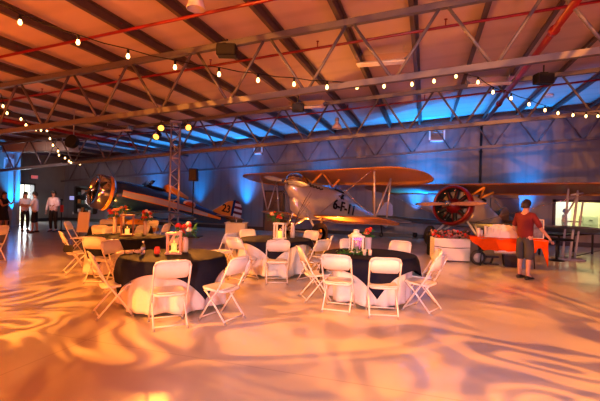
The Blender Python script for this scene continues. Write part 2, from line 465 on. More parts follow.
# round speaker near it
a = P(73.5, 142.5, 13.2)
o = thing('round_ceiling_speaker', a, 0, 'round black speaker hanging between the near and middle trusses', 'speaker')
T = Matrix.Rotation(R(75), 4, 'X')
MB().lathe([(.02, -.12), (.12, -.12), (.2, -.04), (.225, .1), (.225, .14), (.20, .14)], 24, T).build('housing', M_black, o)
MB().lathe([(.001, .11), (.12, .10), (.2, .13)], 24, T, False).build('grille', M_blackm, o)
MB().tube([(0, 0, .2), (0, 0, zc(a.x) - a.z)], .015, 6).build('hanger_rod', M_alu, o)

# wall vents (framed, louvred)
def vent(cx, cy, sz, Y, label):
    a = PY(cx, cy, Y)
    o = thing('wall_vent', (a.x, Y, a.z), 0, label, 'vent', 'square white wall vents')
    f = MB(); s_ = sz / 2
    for q in (-1, 1): f.box((q * s_, -.03, 0), (.07, .08, sz + .07)); f.box((0, -.03, q * s_), (sz + .07, .08, .07))
    f.build('frame', M_whitep, o)
    l = MB()
    for k in range(9): l.box((0, -.02, -s_ + sz * (k + .5) / 9), (sz - .05, .05, .02), rot=Matrix.Rotation(R(35), 3, 'X'))
    l.box((0, .0, 0), (sz, .01, sz)); l.build('louvre', M_grey, o)
vent(437, 134, .62, YF - .01, 'square white wall vent above the gap between the two biplanes')
vent(258.5, 149.5, .42, YF - .01, 'small square white wall vent above the brown door')
vent(9.5, 163.5, .5, CY - .20, 'square white wall vent fixed at the head of the blue column')

# downpipe on the far wall
a = PY(481.5, 122, YF); b = PY(481, 182, YF)
o = thing('wall_pipe', (a.x, YF - .06, 0), 0, 'thin black pipe rising up the grey far wall behind the propeller plane', 'pipe')
MB().tube([(0, 0, .05), (0, 0, a.z)], .05, 10).build('pipe', M_blackm, o)
for z in (1.2, 2.6, 3.9): MB().box((0, .02, z), (.16, .06, .05)).build('bracket', M_blackm, o)

# hanging black boxes (projectors / speakers)
def hbox(px, py, d, w, h, dp, label, rz=0.0):
    a = P(px, py, d)
    o = thing('hanging_speaker', a, YAW + rz, label, 'speaker', 'black boxes hung from the roof')
    MB().cham((0, 0, 0), (w, dp, h), .02).build('cabinet', M_black, o)
    MB().cham((0, -dp / 2 - .005, 0), (w * .9, .02, h * .86), .005).build('grille', M_blackm, o)
    y = MB(); top = zt(a.x) - a.z - .02
    y.tube([(0, 0, h / 2 - .01), (0, 0, max(h / 2 + .12, min(top, h / 2 + 1.2)))], .02, 8).box((0, 0, h / 2 + .02), (w * .45, .08, .04)); y.build('mount', M_blackm, o)
hbox(227, 51, 8.2, .40, .24, .25, 'larger black box speaker hung from the near roof truss')
hbox(543.5, 79, 10.3, .44, .26, .26, 'black box speaker hung beside the high-bay lamp above the far wall truss')
hbox(298, 108, 11.3, .34, .22, .22, 'small black box speaker hung under the middle roof truss')

# high-bay lamps (unlit)
def highbay(px, py, d, label, r=.2):
    a = P(px, py, d)
    o = thing('high_bay_lamp', a, 0, label, 'ceiling lamp', 'unlit high-bay lamps')
    MB().lathe([(.06, .22), (.08, .1), (r * .7, .05), (r, -.1), (r * .97, -.1)], 20, cap=False).build('reflector', M_lensw, o)
    MB().lathe([(.001, .3), (.07, .3), (.08, .2), (.06, .16)], 16).build('ballast_housing', M_grey, o)
    MB().tube([(0, 0, .3), (0, 0, max(.4, zc(a.x) - a.z))], .01, 6).build('suspension_rod', M_alu, o)
highbay(337, 126, 15.0, 'unlit high-bay lamp hanging over the silver biplane')
highbay(548, 94, 14.5, 'unlit high-bay lamp hanging beside a black box speaker')
highbay(80, 110, 14.0, 'unlit high-bay lamp hanging over the round black speaker', .15)
highbay(196, 2, 5.6, 'unlit high-bay lamp hanging highest above the near tables', .13)
# wide fluorescent fixtures with reflective troughs
def trough(px, py, d, label):
    a = P(px, py, d)
    z = zc(a.x) - .26
    o = thing('fluorescent_fixture', (a.x, a.y, z), 0, label, 'ceiling light', 'long fluorescent fixtures')
    MB().prism([(-.62, 0), (-.5, -.1), (.5, -.1), (.62, 0), (.62, .05), (-.62, .05)], -.16, .16).build('housing', M_polish, o)
    for q in (-.1, 0, .1): MB().tube([(-.58, q, -.12), (.58, q, -.12)], .018, 8).build('tube_lamp', M_lensw, o)
    for q in (-.5, .5): MB().tube([(q, 0, .03), (q, 0, .26)], .008, 5).build('hanger_rod', M_alu, o)
trough(382, 52, 9.4, 'long reflective light fixture between the near truss and the middle truss')
trough(308, 92, 13.2, 'long reflective light fixture over the middle truss')
trough(118, 132, 15.5, 'long reflective light fixture above the tall bulb string end')
trough(490, 70, 11.5, 'long reflective light fixture beside the thick red main')

# ------------------------------------------------------------------ string lights
def string(pts, label, lo=.0):
    w = [P(*p) for p in pts]
    o = thing('string_light', w[0], 0, label, 'string lights', 'bulb strings'); b0 = w[0]
    cord = []
    for i, p in enumerate(w):
        q = p - b0 + Vector((0, 0, .11)); cord.append(q)
        if i < len(w) - 1:
            n = w[i + 1] - b0 + Vector((0, 0, .11)); cord.append((q + n) / 2 - Vector((0, 0, .02)))
    ext = cord[0] + (cord[0] - cord[2]) * .6; cord.insert(0, ext + Vector((0, 0, .1)))
    MB().tube(cord, .009, 5).build('cord', M_black, o)
    for p in w:
        q = p - b0; d = (p - CAM).length
        bb = MB().lathe([(.001, -.045), (.017, -.04), (.027, -.02), (.028, -.005), (.02, .02), (.013, .045)], 10, Matrix.Translation(q)).build('bulb', M_bulb, o)
        MB().lathe([(.019, .035), (.021, .05), (.019, .1), (.008, .115)], 8, Matrix.Translation(q)).build('socket', M_black, bb)
S1 = [(20, 22), (78, 42), (128, 56), (175, 67), (219, 74), (258, 80), (294, 84), (327, 87), (357, 87), (384, 86), (412, 84), (434, 81), (456, 76),
      (478, 82), (493, 92), (511, 98), (529, 104), (545, 110), (558, 113), (573, 115), (586, 116), (598, 116)]
string([(x, y, 5.8 + (i / 12) * 2.6 if i <= 12 else 8.4 + (i - 12) * .28) for i, (x, y) in enumerate(S1)],
       'long string of round bulbs sagging across the whole roof from the near truss')
S2 = [(3, 106), (7, 113), (21, 119), (26, 125), (30, 128), (36, 129.5), (41, 130), (47, 130.5), (50, 138.5), (53, 145), (58, 151), (59, 155), (65, 158), (69, 161), (71, 162.5), (74, 163.5), (80, 164)]
string([(x, y, 10.5 + i * .42) for i, (x, y) in enumerate(S2)], 'short string of bulbs sagging over the doorway side near the blue duct')

# ------------------------------------------------------------------ box truss tower with lamp heads
tp = L(-126 / 400 * 14.3, 14.3)
tw = thing('lighting_tower', (tp.x, tp.y, 0), YAW + R(20), 'tall aluminium box-truss lighting tower behind the tables', 'truss tower')
H = 4.25; s_ = .15
for sx in (-1, 1):
    for sy in (-1, 1):
        MB().tube([(sx * s_, sy * s_, .02), (sx * s_, sy * s_, H)], .025, 8).build('chord_tube', M_alu, tw)
br = MB(); k = 0; z = .2
while z < H - .3:
    for sy in (-1, 1):
        br.tube([(-s_, sy * s_, z), (s_, sy * s_, z + .28)], .012, 6); br.tube([(sy * s_, s_, z), (sy * s_, -s_, z + .28)], .012, 6)
        br.tube([(s_, sy * s_, z + .28), (-s_, sy * s_, z + .56)], .012, 6); br.tube([(sy * s_, -s_, z + .28), (sy * s_, s_, z + .56)], .012, 6)
    z += .56
for z in (.1, 1.5, 3.0, H - .05):
    for sy in (-1, 1): br.tube([(-s_, sy * s_, z), (s_, sy * s_, z)], .016, 6); br.tube([(sy * s_, -s_, z), (sy * s_, s_, z)], .016, 6)
br.build('lattice_brace', M_alu, tw)
MB().cham((0, 0, .015), (.8, .8, .03), .005).build('base_plate', M_alu, tw)
MB().tube([(-.75, 0, H - .15), (.55, 0, H - .15)], .025, 8).build('cross_arm', M_blackm, tw)
MB().cham((0, 0, H + .03), (.4, .4, .06), .01).build('top_plate', M_alu, tw)

def lamp_head(px, py, d, aim, label, lens=M_amberlens, arm=True):
    a = P(px, py, d); o = thing('stage_lamp', a, 0, label, 'stage light', 'amber stage lamps on the tower')
    dirv = (Vector(aim) - a).normalized(); q = dirv.to_track_quat('Z', 'Y').to_matrix().to_4x4()
    MB().lathe([(.001, -.26), (.07, -.25), (.1, -.2), (.1, .05), (.12, .08), (.12, .14), (.105, .14)], 16, q, False).build('housing', M_black, o)
    MB().lathe([(.001, .105), (.1, .1)], 16, q, False).build('lens', lens, o)
    MB().tube([(-.13, 0, 0), (-.13, 0, .16), (.13, 0, .16), (.13, 0, 0)], .012, 6).tube([(0, 0, .16), (0, 0, .24)], .018, 6).build('yoke', M_blackm, o)
    return a, dirv
LH = []
LH.append(lamp_head(161, 127.5, 13.9, (-2, 3, 0), 'upper amber lamp glowing on the side of the tower toward the doorway'))
LH.append(lamp_head(157, 136, 13.8, (-6, 3, 0), 'lower amber lamp glowing on the side of the tower toward the doorway'))
LH.append(lamp_head(187.5, 127, 13.9, (2, 4, 0), 'amber lamp glowing on the side of the tower toward the speaker'))

# speaker on a stand beside it
sp = L(-107 / 400 * 16.2, 16.2)
o = thing('speaker_stand', (sp.x, sp.y, 0), YAW, 'black pole stand with a flat base behind the lighting tower', 'speaker stand')
MB().tube([(0, 0, .04), (0, 0, 2.27)], .025, 10).build('pole', M_blackm, o)
MB().tube([(0, 0, .9), (0, 0, 1.05)], .035, 10).build('collar', M_blackm, o)
MB().cham((0, 0, .025), (.75, .6, .05), .01).build('base_plate', M_blackm, o)
o = thing('loudspeaker', (sp.x, sp.y, 2.27), YAW, 'black loudspeaker on top of the tall pole stand', 'speaker')
MB().prism([(-.16, 0), (.16, 0), (.15, .5), (-.15, .5)], -.15, .15).build('cabinet', M_black, o)
MB().box((0, -.155, .25), (.27, .012, .44)).build('grille', M_blackm, o)

# ------------------------------------------------------------------ chairs
def make_chair():
    o = thing('folding_chair', (0, 0, 0), 0, 'x', 'chair', 'white folding chairs around the round tables')
    hw = .215
    sb = MB(); n = 20; rings = []
    def outline(sc, z, dz=0.0):
        pts = []
        for i in range(n):
            a = 2 * PI * i / n; c, s = math.cos(a), math.sin(a)
            e = .42
            x = math.copysign(abs(c) ** e, c) * .205 * sc; y = math.copysign(abs(s) ** e, s) * .20 * sc
            pts.append(Vector((x, y + .02, z + (.012 * (y / .2)))))
        return pts
    sb.loft([outline(.6, .405), outline(.97, .41), outline(1.0, .42), outline(.99, .437), outline(.9, .44), outline(.75, .43), outline(.3, .426)])
    sb.build('seat', M_white, o)
    bb = MB(); rings = []; W = .212
    for i in range(13):                   # backrest: curved rounded slab
        x = -W + 2 * W * i / 12; yb = -.215 - .03 * math.cos(x / W * PI / 2)
        e = min(1, (1 - abs(x) / W) * 4.5); cut = .055 * (1 - math.sqrt(max(0, 1 - (1 - e) ** 2)))
        z0, z1 = .645 + cut, .845 - cut
        th = .011
        lean = -.06
        r = []
        for (z, k) in ((z0, 0), (z1, 1)):
            pass
        ring = [Vector((x, yb + th, z0)), Vector((x, yb + th + lean * .5, (z0 + z1) / 2)), Vector((x, yb + th + lean, z1)), Vector((x, yb - th + lean, z1 + .004)),
                Vector((x, yb - th + lean * .5, (z0 + z1) / 2)), Vector((x, yb - th, z0 - .004))]
        rings.append(ring)
    bb.loft(rings, smooth=True); bb.build('backrest', M_white, o)
    for sx in (-1, 1):                    # long rails: back upright down to the front foot
        x = sx * hw
        lg = MB().tube([(x, -.285, .80), (x, -.225, .67), (x, -.12, .47), (x, .03, .27), (x, .205, .012)], .0125, 8).build('leg', M_whitem, o)
        MB().tube([(x, .207, 0), (x, .195, .03)], .016, 8).build('foot_cap', M_grey, lg)
        lg = MB().tube([(x * .93, .14, .415), (x * .93, .05, .34), (x * .93, -.235, .012)], .0125, 8).build('leg', M_whitem, o)
        MB().tube([(x * .93, -.237, 0), (x * .93, -.222, .03)], .016, 8).build('foot_cap', M_grey, lg)
    ff = MB().tube([(-hw, -.285, .80), (-hw + .02, -.30, .845), (-hw + .07, -.315, .862), (hw - .07, -.315, .862), (hw - .02, -.30, .845), (hw, -.285, .80)], .0125, 8)
    ff.build('top_rail', M_whitem, o)
    MB().tube([(-hw, .178, .05), (hw, .178, .05)], .010, 6).build('crossbar', M_whitem, o)
    MB().tube([(-hw * .93, -.205, .045), (hw * .93, -.205, .045)], .010, 6).build('crossbar', M_whitem, o)
    MB().tube([(-hw * .93, .12, .40), (hw * .93, .12, .40)], .010, 6).tube([(-hw, -.10, .43), (hw, -.10, .43)], .010, 6).build('seat_support', M_whitem, o)
    remember(o)
    return o
CH0 = make_chair(); used = [False]
def chair(lat, d, face, label, grp):     # face: (lat, d) direction the sitter would look
    a = ang(*face) - PI / 2
    p = L(lat, d)
    if not used[0]:
        CH0.location = p; CH0.rotation_euler = (0, 0, a); CH0['label'] = label; CH0['group'] = grp; used[0] = True
        return CH0
    return dup(CH0, p, a, label, grp)

# ------------------------------------------------------------------ tables
def cloth_round(Rr, ztop, hem, folds, seed, dents=()):
    mb = MB(); rnd = random.Random(seed); n = 120
    ph = [rnd.uniform(0, 2 * PI) for _ in range(4)]
    rings = []
    def rad(a, t):
        f = .5 + .5 * math.sin(folds * a + ph[0] + .8 * math.sin(3 * a + ph[1]))
        g = .5 + .5 * math.sin((folds * 1.7) * a + ph[2])
        r = Rr + .01 + t * (.085 * f + .035 * g - .02)
        for (da, dw, dd) in dents:
            x = (a - da + PI) % (2 * PI) - PI
            r -= dd * t ** .5 * math.exp(-(x / dw) ** 2)
        return r
    prof = [(.0, None), (.5, None), (.9, None), (1.0, None)]
    for sc in (.001, .5, .97):
        rings.append([Vector((Rr * sc * math.cos(2 * PI * i / n), Rr * sc * math.sin(2 * PI * i / n), ztop)) for i in range(n)])
    K = 12
    for k in range(K + 1):
        t = k / K
        hz = ztop - .008 - (ztop - hem) * t
        r = []
        for i in range(n):
            a = 2 * PI * i / n
            rr = rad(a, t)
            r.append(Vector((rr * math.cos(a), rr * math.sin(a), hz + (.012 * math.sin(5 * a + ph[3]) if k == K else 0))))
        rings.append(r)
    mb.loft(rings, cap=False)
    return mb
def cloth_square(Rr, side, ztop, rot, seed):
    mb = MB(); N = 72; rnd = random.Random(seed); ph = rnd.uniform(0, 6)
    vs = []; fs = []
    for i in range(N + 1):
        for j in range(N + 1):
            u = side * (i / N - .5); v = side * (j / N - .5)
            rho = math.hypot(u, v); a = math.atan2(v, u) + rot
            if rho <= Rr + .02: vs.append(Vector((rho * math.cos(a), rho * math.sin(a), ztop)))
            else:
                dr = rho - Rr - .02
                fold = .5 + .5 * math.sin(9 * a + ph)
                a2 = a
                r = Rr + .03 + min(dr, .08) * .35 + (.05 * fold + .035) * min(1, dr * 2.2)
                vs.append(Vector((r * math.cos(a2), r * math.sin(a2), ztop - dr + min(dr, .03) * .2)))
    for i in range(N):
        for j in range(N):
            k = i * (N + 1) + j; fs.append((k, k + 1, k + N + 2, k + N + 1))
    mb.add(vs, fs, True); return mb
def solid(o, t):
    md = o.modifiers.new('thickness', 'SOLIDIFY'); md.thickness = t; md.offset = 1
TABLES = {}
def table(key, lat, d, Rr, side, rot, dents, place, hem=.06, seed=1, overlay=M_navy):
    p = L(lat, d); TABLES[key] = (lat, d, Rr)
    o = thing('round_table', p, YAW, 'cloth-covered round table ' + place, 'table', 'round banquet tables')
    MB().lathe([(.001, .715), (Rr - .02, .715), (Rr, .722), (Rr, .738), (Rr - .02, .745), (.001, .745)], 48).build('tabletop', M_wood, o)
    for sx in (-1, 1):
        for sy in (-1, 1):
            MB().tube([(sx * .35, sy * .3, .71), (sx * .42, sy * .36, 0)], .015, 8).build('leg', M_grey, o)
    c = cloth_round(Rr, .752, hem, 11, seed, dents).build('white_tablecloth', M_cloth)
    c.location = p; c.rotation_euler = (0, 0, YAW); solid(c, .003)
    tag(c, 'long white cloth under navy on the round table ' + place, 'tablecloth', 'white tablecloths')
    c = cloth_square(Rr, side, .760, rot, seed).build('navy_tablecloth', overlay)
    c.location = p; c.rotation_euler = (0, 0, YAW); solid(c, .003)
    tag(c, 'navy overlay cloth on the round table ' + place, 'tablecloth', 'navy overlay cloths')
def ring_chairs(key, specs, grp):
    lat, d, Rr = TABLES[key]
    for (cl, cd, turn, label) in specs:
        v = Vector((lat - cl, d - cd)); v.rotate(Matrix.Rotation(R(turn), 2))
        chair(cl, cd, (v.x, v.y), label, grp)
def dent(lat, d, cl, cd, w=.33, dd=.14): return (math.atan2(cd - d, cl - lat), w, dd)

# table A (nearest, left)
A = (-1.89, 6.05)
sA = [(-1.65, 5.12, 12, 'white folding chair with its back squarely to the viewer at the nearest round table'),
      (-2.53, 5.50, -6, 'white folding chair seen side-on at the doorway side of the nearest round table'),
      (-1.02, 5.42, 6, 'white folding chair beside bare floor, opposite the side-on chair at the nearest table'),
      (-2.95, 6.75, 15, 'white folding chair just behind the side-on chair of the nearest round table')]
table('A', *A, .72, 1.80, R(2), [dent(*A, c[0], c[1]) for c in sA], 'nearest the viewer, with bouquet and lantern', seed=3)
ring_chairs('A', sA, 'white folding chairs at the nearest round table')
# table B (right front)
B = (1.20, 6.75)
sB = [(.62, 6.02, 22, 'white folding chair, back to viewer, on the tower side of the hanging navy corner'),
      (1.24, 5.84, -8, 'white folding chair, back to viewer, on the counter side of the hanging navy corner'),
      (.30, 6.62, 5, 'white folding chair seen side-on at the tower side of the white-lantern table'),
      (1.90, 6.12, 0, 'front of two side-on white folding chairs at the counter side of the white-lantern table'),
      (2.05, 6.72, -6, 'rear of two side-on white folding chairs at the counter side of the white-lantern table'),
      (1.86, 7.72, 0, 'white folding chair behind the white-lantern table, on the white-box side'),
      (1.08, 7.85, 0, 'white folding chair directly behind the white lantern')]
table('B', *B, .73, 1.86, R(-47), [dent(*B, c[0], c[1]) for c in sB], 'carrying the white peaked lantern', seed=5)
ring_chairs('B', sB, 'white folding chairs at the white-lantern table')
# table C (centre back)
Cc = (-.52, 8.85)
sC = [(-.42, 7.86, 0, 'white folding chair, back to viewer, in front of the small white lantern table'),
      (-1.10, 8.05, 0, 'white folding chair at the near tower side of the small white lantern table'),
      (-1.72, 9.00, 150, 'white folding chair pulled out and turned away from the small white lantern table'),
      (-1.12, 9.70, 0, 'white folding chair behind the small white lantern table nearest the grey-clothed stand'),
      (.14, 9.75, 0, 'white folding chair behind the small white lantern table below the biplane propeller'),
      (.42, 8.75, 0, 'rear of two side-on white folding chairs between the two lantern tables'),
      (.28, 8.05, 0, 'front of two side-on white folding chairs between the two lantern tables')]
table('C', *Cc, .76, 1.68, R(-45), [dent(*Cc, c[0], c[1]) for c in sC if c[2] == 0], 'with the small open white lantern', seed=8)
ring_chairs('C', sC, 'white folding chairs at the small white lantern table')
# table E
E = (-3.72, 8.6)
sE = [(-3.72, 7.55, 0, 'white folding chair, back to viewer, at the table with the wooden lantern'),
      (-4.60, 8.30, 20, 'white folding chair with a black bag on it at the wooden lantern table'),
      (-2.78, 8.35, 0, 'white folding chair at the tower side of the wooden lantern table'),
      (-4.35, 9.45, 0, 'white folding chair behind the wooden lantern table, doorway side')]
table('E', *E, .76, 1.95, R(30), [dent(*E, c[0], c[1]) for c in sE], 'with the tall wooden lantern', seed=11)
ring_chairs('E', sE, 'white folding chairs at the wooden lantern table')
# table D
D = (-5.02, 11.3)
sD = [(-4.98, 10.28, 0, 'white folding chair, back to viewer, at the farthest round table'),
      (-6.12, 11.1, 0, 'white folding chair at the doorway side of the farthest round table'),
      (-4.32, 10.55, 20, 'white folding chair at the near tower side of the farthest round table'),
      (-3.98, 11.2, 0, 'white folding chair seen side-on at the tower side of the farthest round table'),
      (-5.75, 12.15, 0, 'white folding chair behind the farthest round table toward the framed shelves'),
      (-4.7, 12.3, 0, 'white folding chair directly behind the farthest round table by the blue aeroplane')]
table('D', *D, .76, 1.95, R(10), [dent(*D, c[0], c[1]) for c in sD], 'farthest back, beside the blue aeroplane', seed=13)
ring_chairs('D', sD, 'white folding chairs at the farthest round table')
# lone chair at the picture's left edge
p = PZ(-6, 262, 0)
lat_, d_ = (p - CAM).dot(RH), (p - CAM).dot(FH)
chair(lat_ - .04, d_ - .05, (-.9, .4), 'lone white folding chair cut off at the edge, nearest the people at the doorway', 'white folding chairs at the picture edge')

# black bag on the chair back of table E
bp_ = L(-4.62, 8.02)
o = thing('handbag', (bp_.x, bp_.y, 0), YAW + .3, 'black shoulder bag hanging on a folding chair at the wooden lantern table', 'bag')
MB().prism([(-.17, .34), (.17, .34), (.2, .45), (.15, .62), (-.15, .62), (-.2, .45)], -.06, .06).build('body', M_bcloth, o)
MB().tube([(-.14, 0, .6), (-.1, 0, .78), (.1, 0, .78), (.14, 0, .6)], .012, 6).build('strap', M_bcloth, o)
o.location.z = .30; o.scale = (.45, .6, .5)

# ------------------------------------------------------------------ table-top things
ZT = .765
def lantern(p, rz, h, w, m, label, cat='lantern', wall=True):
    o = thing('lantern', p, rz, label, cat)
    b = w / 2
    MB().cham((0, 0, .015), (w + .03, w + .03, .03), .005).build('base', m, o)
    MB().cham((0, 0, h - .02), (w + .03, w + .03, .03), .005).build('top', m, o)
    for sx in (-1, 1):
        for sy in (-1, 1): MB().box((sx * (b - .012), sy * (b - .012), h / 2), (.024, .024, h - .04)).build('post', m, o)
    return o
def candle(p, r, h, label, m=None):
    o = thing('pillar_candle', p, 0, label, 'candle', 'lit pillar candles')
    MB().lathe([(.001, 0), (r, 0), (r, h), (r * .8, h - .005), (.001, h - .01)], 16).build('wax', m or M_wax, o)
    MB().tube([(0, 0, h - .012), (.002, 0, h + .015)], .003, 5).build('wick', M_black, o)
    MB().lathe([(.001, h + .01), (.008, h + .022), (.005, h + .04), (.0005, h + .055)], 8).build('flame', M_amberlens, o)
def bouquet(p, n, rad, hz, label, vase=None, cols=(M_rose, M_petal, M_peach), seed=0, cat='flowers'):
    rnd = random.Random(seed)
    o = thing('flower_arrangement', p, 0, label, cat)
    if vase: MB().lathe(vase, 16).build('vase', M_vase, o)
    zb_ = vase[-1][1] if vase else .03
    st = MB(); lf = MB()
    for k in range(n):
        a = rnd.uniform(0, 2 * PI); rr = rad * math.sqrt(rnd.random()); z = zb_ + hz * (.35 + .65 * rnd.random())
        q = Vector((rr * math.cos(a), rr * math.sin(a), z))
        st.tube([(0, 0, zb_ - .04), q * .6 + Vector((0, 0, .1 * zb_)), q], .004, 5)
        fr_ = .028 + .018 * rnd.random()
        fb = MB()
        for ring_, (rr2, tilt, cnt) in enumerate(((fr_, .9, 6), (fr_ * .7, .5, 5), (fr_ * .35, .15, 4))):
            for i in range(cnt):
                b = 2 * PI * i / cnt + ring_ * .5
                fb.ball(q + Vector((math.cos(b) * rr2 * .7, math.sin(b) * rr2 * .7, ring_ * fr_ * .35)), fr_ * .55, 6, sc=(1, 1, .8))
        fb.build('blossom', cols[k % len(cols)], o)
    st.build('stems', M_green, o)
    for k in range(n * 5):
        a = rnd.uniform(0, 2 * PI); rr = rad * 1.15 * math.sqrt(rnd.random()); z = zb_ + hz * rnd.uniform(.05, .95)
        q = Vector((rr * math.cos(a), rr * math.sin(a), z)); e = Euler((rnd.uniform(-1, 1), rnd.uniform(-1, 1), a))
        T = Matrix.Translation(q) @ e.to_matrix().to_4x4(); ln = rnd.uniform(.05, .10)
        lf.add([(0, 0, 0), (ln * .5, ln * .22, .008), (ln, 0, -.012), (ln * .5, -ln * .22, .008), (ln * .5, 0, -.006)], [(0, 1, 4), (1, 2, 4), (2, 3, 4), (3, 0, 4)], True, T)
    lf.build('leaves', M_green, o)
    return o
# table A
q = L(-1.91, 6.12, ZT)
lantern(q, YAW + R(12), .33, .21, mat('blush_wood', (.62, .38, .28), .5), 'open wooden lantern with a candle and bouquet on the nearest table')
candle(q + Vector((0, 0, .03)), .042, .13, 'lit candle inside the open wooden lantern on the nearest table')
bouquet(L(-1.80, 6.33, ZT), 9, .13, .20, 'red and white bouquet with green leaves behind the lantern on the nearest table',
        [(.04, 0), (.05, .02), (.05, .18), (.035, .24)], (M_rose, M_petal, M_rose), 5)
q = L(-2.12, 5.98, ZT)
o = thing('water_bottle', L(-2.33, 5.98, ZT), 0, 'small clear water bottle on the nearest table', 'bottle')
MB().lathe([(.001, 0), (.03, 0), (.032, .02), (.03, .08), (.032, .13), (.015, .165), (.012, .18)], 14).build('body', M_glass, o)
MB().lathe([(.0325, .06), (.0335, .06), (.0335, .11), (.0325, .11)], 14, cap=False).build('bottle_label', mat('blue_label', (.2, .25, .7), .5), o)
MB().lathe([(.001, .198), (.015, .198), (.015, .175), (.001, .175)], 12).build('cap', M_whitep, o)
o = thing('candle_cup', L(-2.14, 6.05, ZT), 0, 'red glass candle cup between bottle and lantern on the nearest table', 'candle')
MB().lathe([(.001, 0), (.035, 0), (.045, .03), (.04, .09), (.03, .11)], 14, cap=False).build('glass_cup', M_redglass, o)
MB().lathe([(.001, .01), (.028, .01), (.028, .05), (.001, .05)], 12).build('wax', M_petal, o)
for k, (dx, dy, lab) in enumerate(((-2.60, 5.98, 'bundle of wrapped cutlery nearest the bottle on the nearest table'), (-2.48, 6.12, 'bundle of wrapped cutlery behind the other bundle on the nearest table'))):
    o = thing('napkin_bundle', L(dx, dy, ZT), YAW + .4 - .9 * k, lab, 'napkin', 'napkin bundles')
    b = MB(); rnd = random.Random(k)
    for i in range(6): b.tube([(-.11, -.05 + .02 * i, .015), (-.02, -.05 + .02 * i + rnd.uniform(-.01, .01), .03 + .012 * (i % 2)), (.11, -.05 + .02 * i, .015)], .013, 6)
    b.build('napkins', M_petal, o); MB().tube([(0, -.07, .012), (0, -.03, .05), (0, .03, .05), (0, .07, .012)], .008, 6).build('tie', M_dkwood, o)
# table B
q = L(-.03 + 1.0, 6.78, ZT)
ln = lantern(q, YAW + R(8), .30, .2, M_whitep, 'white peaked lantern standing on the table in front of the silver biplane')
MB().lathe([(.13, .285), (.09, .33), (.055, .34), (.055, .38), (.07, .385), (.001, .40)], 4, Matrix.Rotation(PI / 4, 4, 'Z')).build('roof', M_whitep, ln)
gl = MB()
for sx in (-1, 1): gl.box((sx * .085, 0, .15), (.003, .15, .24)); gl.box((0, sx * .085, .15), (.15, .003, .24))
gl.build('glass', M_glass, ln)
candle(q + Vector((0, 0, .03)), .035, .12, 'lit candle inside the white peaked lantern', mat('ivory_wax', (.8, .7, .55), .5, emit=(1, .6, .3), estr=.25))
o = bouquet(L(1.20, 6.95, ZT), 5, .05, .16, 'red flower arrangement in a twig vase beside the white peaked lantern', [(.05, 0), (.055, .02), (.06, .2), (.065, .25)], (M_rose, M_rose, M_peach), 9)
o2 = thing('greenery_garland', L(.86, 6.55, ZT), YAW, 'low green leaf garland with small cups at the foot of the white lantern', 'garland')
b = MB(); rnd = random.Random(4)
for i in range(90):
    T = Matrix.Translation((rnd.uniform(-.22, .26), rnd.uniform(-.07, .07), rnd.uniform(.01, .06))) @ Euler((rnd.uniform(-1, 1), rnd.uniform(-1, 1), rnd.uniform(0, 6))).to_matrix().to_4x4()
    ll = rnd.uniform(.04, .08); b.add([(0, 0, 0), (ll * .5, ll * .25, .008), (ll, 0, -.01), (ll * .5, -ll * .25, .008)], [(0, 1, 2, 3)], True, T)
b.tube([(-.22, 0, .012), (0, .02, .02), (.26, -.01, .012)], .01, 6)
b.build('leaves', M_green, o2)
for i, x in enumerate((1.07, 1.16)):
    o = thing('glass_cup', L(x, 6.50, ZT), 0, ['small clear cup at the foot of the white lantern, nearer the garland', 'small clear cup at the foot of the white lantern, nearer the twig vase'][i], 'cup', 'small cups by the white lantern')
    MB().lathe([(.001, 0), (.025, 0), (.032, .09), (.029, .09), (.023, .01)], 12, cap=False).build('cup', M_vase, o)
# table C
q = L(-.42, 8.75, ZT)
ln = lantern(q, YAW - R(15), .36, .22, M_whitep, 'small white open lantern with a glowing candle on the table before the brown door')
candle(q + Vector((0, 0, .03)), .045, .15, 'lit candle inside the small white open lantern')
bouquet(L(-.55, 9.1, ZT), 8, .13, .25, 'orange and red flowers in a tall vase behind the small white open lantern', [(.04, 0), (.05, .05), (.035, .3), (.05, .34)], (M_peach, M_rose), 12)
# tall bare branches seen against the plane: part of a centrepiece
o = thing('branch_vase', L(-.15, 9.15, ZT), 0, 'tall vase of bare twigs standing in front of the silver biplane nose', 'vase')
MB().lathe([(.001, 0), (.05, 0), (.06, .1), (.04, .3), (.045, .34)], 14).build('vase', M_vase, o)
b = MB(); rnd = random.Random(2)
for i in range(9):
    a = rnd.uniform(0, 2 * PI); t = rnd.uniform(.15, .45); h = rnd.uniform(.6, 1.0)
    b.tube([(0, 0, .2), (math.cos(a) * t * .4, math.sin(a) * t * .4, .2 + h * .5), (math.cos(a) * t, math.sin(a) * t, .2 + h)], [.006, .005, .003], 5)
b.build('twigs', M_dkwood, o)
# table E: tall frame lantern
q = L(-3.72, 8.65, ZT)
lantern(q, YAW + R(20), .46, .26, mat('copper_wood', (.32, .14, .07), .4), 'tall wooden frame lantern on the second table back')
candle(q + Vector((0, 0, .03)), .045, .12, 'lit candle inside the tall wooden frame lantern')
bouquet(L(-3.45, 8.95, ZT), 8, .13, .22, 'red flowers in a vase beside the tall wooden frame lantern', [(.04, 0), (.045, .04), (.03, .26), (.04, .3)], (M_rose, M_petal, M_rose), 21)
bouquet(L(-4.15, 9.0, ZT), 8, .12, .16, 'peach and red flowers in a tall vase, doorway side of the wooden lantern', [(.05, 0), (.05, .05), (.035, .3), (.05, .38)], (M_peach, M_rose), 22)
bouquet(L(-5.0, 11.35, ZT), 8, .14, .2, 'red flowers in a tall pale vase on the farthest round table', [(.04, 0), (.045, .05), (.03, .3), (.045, .36)], (M_rose, M_peach), 23)

